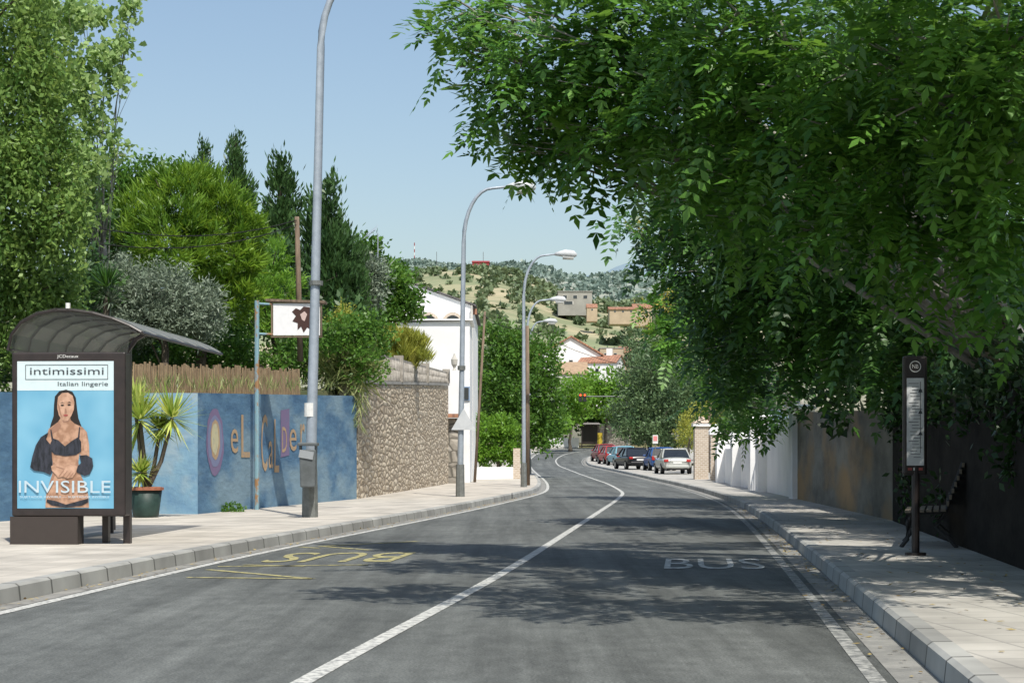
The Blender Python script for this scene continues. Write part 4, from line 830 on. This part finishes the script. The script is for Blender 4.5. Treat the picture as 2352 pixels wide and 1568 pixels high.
conifer('slim conifer spire rising behind the bright pine',541,330,520,72,40,L_['dark'])
conifer('lower conifer tip left of the slim spire',465,360,520,74,34,L_['dark'])
tree('broadleaf_tree','pointed dark green tree top behind the pine at left','tree',(XP(360,66),66,gz),[blob(350,410,66,50,40),blob(300,440,66,50,40),blob(400,400,66,40,25),blob(260,430,66,55,60),blob(250,520,66,60,60)],L_['green'],dens=2,clr=.4,per=40,leaf=(.2,.11))
tree('tamarisk','feathery light green tree between the pine and the pole','tree',(XP(630,49),49,gz),[blob(620,600,49,50,50),blob(650,660,49,50,50),blob(600,680,48,40,50),blob(640,740,48,60,40)],L_['bright'],dens=1.8,clr=.3,per=44,leaf=(.18,.045),style='needle')
tree('olive_tree','grey olive tree beside the cypress near the white house','tree',(XP(838,58),58,3),[blob(840,620,58,40,50),blob(830,690,58,50,50),blob(860,660,58,35),blob(800,740,57,50,30)],L_['olive'],dens=2.4,clr=.28,per=42,leaf=(.16,.055))
tree('fruit_tree','leafy dark green tree overlapping the white gable','tree',(XP(915,62),62,3.5),[blob(900,660,62,50,42),blob(938,698,62,36,34),blob(880,720,62,45,40),blob(850,580,63,28,40),blob(905,625,63,30,22),blob(845,750,62,40,25)],L_['green'],dens=2.3,clr=.3,per=42,leaf=(.19,.1))
tree('bamboo_clump','bright yellow green bamboo behind the balustrade','bamboo',(XP(925,60),60,3.6),[blob(925,792,60,50,26),blob(885,790,60,30,22),blob(962,797,60,22,16),blob(920,825,60,62,26)],L_['yel'],dens=2.6,clr=.22,per=44,leaf=(.34,.035),style='blade',r0=.05,twigs=1)
tree('shrub','yellowish shrub behind the right end of the sign board','shrub',(XP(780,50),50,2.7),[blob(775,725,50,35,28),blob(800,740,50,20,20)],L_['yel'],dens=1.8,clr=.2,per=34,leaf=(.09,.05),r0=.05)
b=[]
for i in range(28):
    px=random.uniform(290,870); b.append(blob(px,random.uniform(760,850),random.uniform(45.5,49),55,45,.8))
tree('hedge','long mixed dark green hedge behind the picket fence','hedge',(XP(560,47),47,2.4),b,L_['green'],dens=1.4,clr=.3,per=40,leaf=(.13,.07),r0=.08)
tree('broadleaf_tree','dark backdrop tree filling the garden between pine and cypress','tree',(XP(600,54),54,2.5),[blob(px,py,53,80,80) for px,py in ((250,660),(350,640),(480,690),(590,700),(690,700),(600,620),(760,760),(300,760),(450,760))],L_['dark'],r0=.15,dens=1.5,clr=.45,per=36,leaf=(.25,.13))
rd=empty('giant_reeds',(XP(800,46.6),46.6,2.9),'long arching reeds spilling over the corner of blue and stone walls','reeds')
n=620; base=np.array([tuple(P(random.uniform(735,850),random.uniform(820,890),46.6+random.uniform(-.5,.4))) for _ in range(n)]); D=nrm(rdir(n)*.9+np.array([.1,-.3,.25])); leaf_mesh('blades',base,D,nrm(np.cross(D,rdir(n))),.75,.05,RNG.random(n),L_['reed'],rd)
n=140; base=np.array([tuple(P(random.uniform(795,835),random.uniform(860,970),46.0+random.uniform(-.1,.1))) for _ in range(n)]); D=nrm(rdir(n)*.5+np.array([.0,-.2,-.8])); leaf_mesh('hanging_stems',base,D,nrm(np.cross(D,rdir(n))),.5,.03,RNG.random(n),L_['reed'],rd)
fg=empty('dry_grass_tuft',(XP(560,40),40,2.5),'dry straw coloured grass growing through the picket fence','grass')
n=300; base=np.array([tuple(P(px_,random.uniform(885,905),0.1+34.5+(px_-300)/460*9.5)) for px_ in [random.uniform(320,760) for _ in range(n)]]); D=nrm(rdir(n)*.45+np.array([0,0,.8])); leaf_mesh('blades',base,D,nrm(np.cross(D,rdir(n))),.35,.02,RNG.random(n),L_['reed'],fg)
yc=empty('yucca_tree',(XP(245,38),38,gz),'dark spiky yucca head above the bus shelter','yucca'); MB().tube([(XP(245,38),38,gz),(XP(245,38),38,P(0,670,38).z)],.08,7).build('trunk',M['bark'],yc); rosette('leaf_rosette',tuple(P(245,660,38)),160,.6,.04,L_['aild'],yc); rosette('leaf_rosette',tuple(P(255,690,38)),100,.5,.04,L_['olive'],yc)
# middle trees
tree('locust_tree','large green tree at the bend behind the third street lamp','tree',(XP(1200,98),98,.2),[blob(1180,800,97,60,50),blob(1130,790,97,40,40),blob(1230,830,97,60,60),blob(1190,880,97,90,70),blob(1250,920,97,50,60),blob(1140,900,97,50,70),blob(1200,970,97,80,50),blob(1240,1000,97,45,30)],L_['green'],r0=.2,dens=1.8,clr=.5,per=50,leaf=(.24,.12))
hg=empty('ivy_hedge',(XP(1145,87),87,.2),'ivy covered hedge above the low white wall','hedge'); crown('leaves',[blob(1120,980,87,35,30,.6),blob(1165,985,87,32,28,.6),blob(1145,1030,87,45,35,.5),blob(1110,1040,87,25,35,.5),blob(1180,1040,87,18,35,.5)],hg,L_['bright'],dens=2,clr=.25,per=38,leaf=(.16,.1)); MB().tube([(XP(1145,87),87,.2),(XP(1145,87),87,2)],.1,6).build('stem',M['bark'],hg)
tree('round_tree','round bright green tree beyond the traffic light','tree',(XP(1390,200),200,2.3),[blob(1390,885,200,50,40),blob(1350,900,200,35,35),blob(1430,900,200,40,35),blob(1400,925,200,60,30)],L_['bright'],r0=.25,dens=1.8,clr=.8,per=38,leaf=(.45,.25))
tree('street_tree','small bright tree left of the traffic light','tree',(XP(1310,190),190,2.0),[blob(1320,900,190,30,45),blob(1300,930,190,30,40),blob(1330,940,190,25,30),blob(1285,970,185,28,30)],L_['bright'],r0=.2,dens=1.8,clr=.7,per=36,leaf=(.4,.22))
tree('willow','large grey green drooping tree behind the parked cars','tree',(XP(1490,160),160,.8),[blob(1480,880,160,65,60),blob(1440,950,160,45,50),blob(1530,860,160,65,55),blob(1520,940,158,70,70),blob(1480,990,157,60,30),blob(1570,920,155,60,80),blob(1550,990,155,60,40),blob(1480,810,165,50,45)],L_['far'],r0=.3,dens=1.9,clr=.7,per=46,leaf=(.38,.14))
tree('street_tree','dark tree behind the stone wall at the far bend','tree',(XP(1400,222),222,2.6),[blob(1380,950,222,45,30),blob(1430,960,222,35,35),blob(1345,955,222,35,30)],L_['aild'],r0=.2,dens=1.8,clr=.8,per=36,leaf=(.5,.25))
tree('yellow_shrub','yellow green shrub left of the brick pillars','shrub',(XP(1580,104),104,.25),[blob(1590,965,106,28,24),blob(1580,1000,106,30,26),blob(1605,1000,104,25,30),blob(1625,950,108,30,30)],L_['yel'],r0=.08,dens=1.8,clr=.35,per=40,leaf=(.14,.08))
# right trees
def ailanthus(label,base,blobs,mat,r0,dens,clr,per,fl,pairs,ll,lw,spread,twigs=5,pods=None,bf=.17,extra=(),ed=.5):
    e=empty('ailanthus_tree',base,label,'tree','leafy trees overhanging the right pavement')
    limbs('trunk',base,base[2]+3.2,r0,blobs,e,M['barkl'],twigs,bf)
    C,O=clumps(list(blobs),dens,clr,.45)
    if extra: C2,O2=clumps(list(extra),dens*ed,clr,.45); C=np.vstack([C,C2]); O=np.vstack([O,O2])
    fronds('crown',C,O,e,mat,per,fl,pairs,ll,lw,spread)
    if pods:
        o=crown('seed_pods',pods,e,L_['pod'],dens=.7,clr=.25,per=26,leaf=(.08,.05)); o['kind']='stuff'
    return e
ext=[((x,y,z),(1.1,1.2,.6)) for (x,y,z) in ((.8,12.5,6.1),(2.2,11.2,5.7),(2.4,14.0,6.3),(3.8,11.2,5.6),(4.1,13.6,6.3),(5.5,11.5,5.8),(5.6,14.5,6.4),(.8,16,6.7),(2.8,17,7),(4.6,16.5,7.2),(6.4,16.5,7),(1.4,19.0,7.2),(3.6,20,7.6),(5.6,20,7.6),(7.2,19.5,7))]
ailanthus('nearest tree, its long leafy branches hanging over the road against the sky',(6.9,20,.15),
 [blob(1060,50,21,70,60),blob(1040,125,21,55,35),blob(1140,60,21,80),blob(1150,165,21,75,55),blob(1250,80,20,110),blob(1230,215,21,95,60),blob(1165,275,21,60,40),blob(1180,345,21,50,24),blob(1300,270,21,100,70),blob(1270,360,21,65,30),blob(1390,200,20,120),blob(1390,330,20,95,60),blob(1500,60,19,140),blob(1560,260,19,130),blob(1650,100,18,150),blob(1560,390,20,110,65),blob(1700,330,18,150),blob(1800,100,17,160),blob(1850,300,17,150),blob(1980,150,16,160),blob(2100,60,15,160),blob(2000,380,16,160),blob(2200,250,15,180),blob(2330,120,14,180),blob(2300,420,15,180),blob(2150,500,16,150),blob(2250,620,16,100),blob(1700,480,18,110),blob(1900,480,17,130),blob(1400,60,20,110)],
 L_['ail'],.28,2.1,.26,4,.42,6,.165,.068,.16,extra=ext)
ailanthus('second tree, making the dark leafy mass over the right wall',(8.6,31,.15),
 [blob(1540,460,31,80,65),blob(1650,560,30,130),blob(1560,570,32,55,50),blob(1800,500,29,160),blob(1750,680,31,130,110),blob(1950,600,28,160),blob(1900,760,30,130,90),blob(2100,680,27,150),blob(2050,790,28,110,70),blob(2250,760,25,160,110),blob(2300,600,24,160),blob(1700,810,33,100,75),blob(1820,850,33,75,45),blob(2200,830,26,120,50),blob(2340,850,22,110,65),blob(1640,690,33,85,75),blob(1700,400,30,130),blob(2050,500,27,150),blob(1600,350,31,90),blob(1850,650,31,140,140)],
 L_['aild'],.3,2.2,.42,6,.55,6,.2,.085,.3,extra=[((x,y,z),(1.6,1.6,.8)) for x,y,z in ((5,25,7.2),(7.5,25,7),(5.8,29,8),(8.2,29,7.5),(7,34,8))])
ailanthus('third tree, with yellow seed clusters above the white wall',(9.6,50,.15),
 [blob(1500,690,50,30,40),blob(1540,730,50,60,60),blob(1600,720,49,80,60),blob(1560,785,49,60,40),blob(1640,820,48,80,65),blob(1700,890,47,85,65),blob(1720,945,47,65,30),blob(1790,925,46,55,45),blob(1490,510,50,38,42),blob(1460,530,50,24,18),blob(1550,560,50,60,90),blob(1650,910,50,40,30),blob(1560,640,50,50,60)],
 L_['ail'],.25,2.0,.5,6,.52,6,.22,.095,.3,pods=[blob(1525,455,48,30,20),blob(1490,730,49,22,25),blob(1560,520,48,40,25),blob(1560,690,48,40,25),blob(1460,520,48,20,18)])
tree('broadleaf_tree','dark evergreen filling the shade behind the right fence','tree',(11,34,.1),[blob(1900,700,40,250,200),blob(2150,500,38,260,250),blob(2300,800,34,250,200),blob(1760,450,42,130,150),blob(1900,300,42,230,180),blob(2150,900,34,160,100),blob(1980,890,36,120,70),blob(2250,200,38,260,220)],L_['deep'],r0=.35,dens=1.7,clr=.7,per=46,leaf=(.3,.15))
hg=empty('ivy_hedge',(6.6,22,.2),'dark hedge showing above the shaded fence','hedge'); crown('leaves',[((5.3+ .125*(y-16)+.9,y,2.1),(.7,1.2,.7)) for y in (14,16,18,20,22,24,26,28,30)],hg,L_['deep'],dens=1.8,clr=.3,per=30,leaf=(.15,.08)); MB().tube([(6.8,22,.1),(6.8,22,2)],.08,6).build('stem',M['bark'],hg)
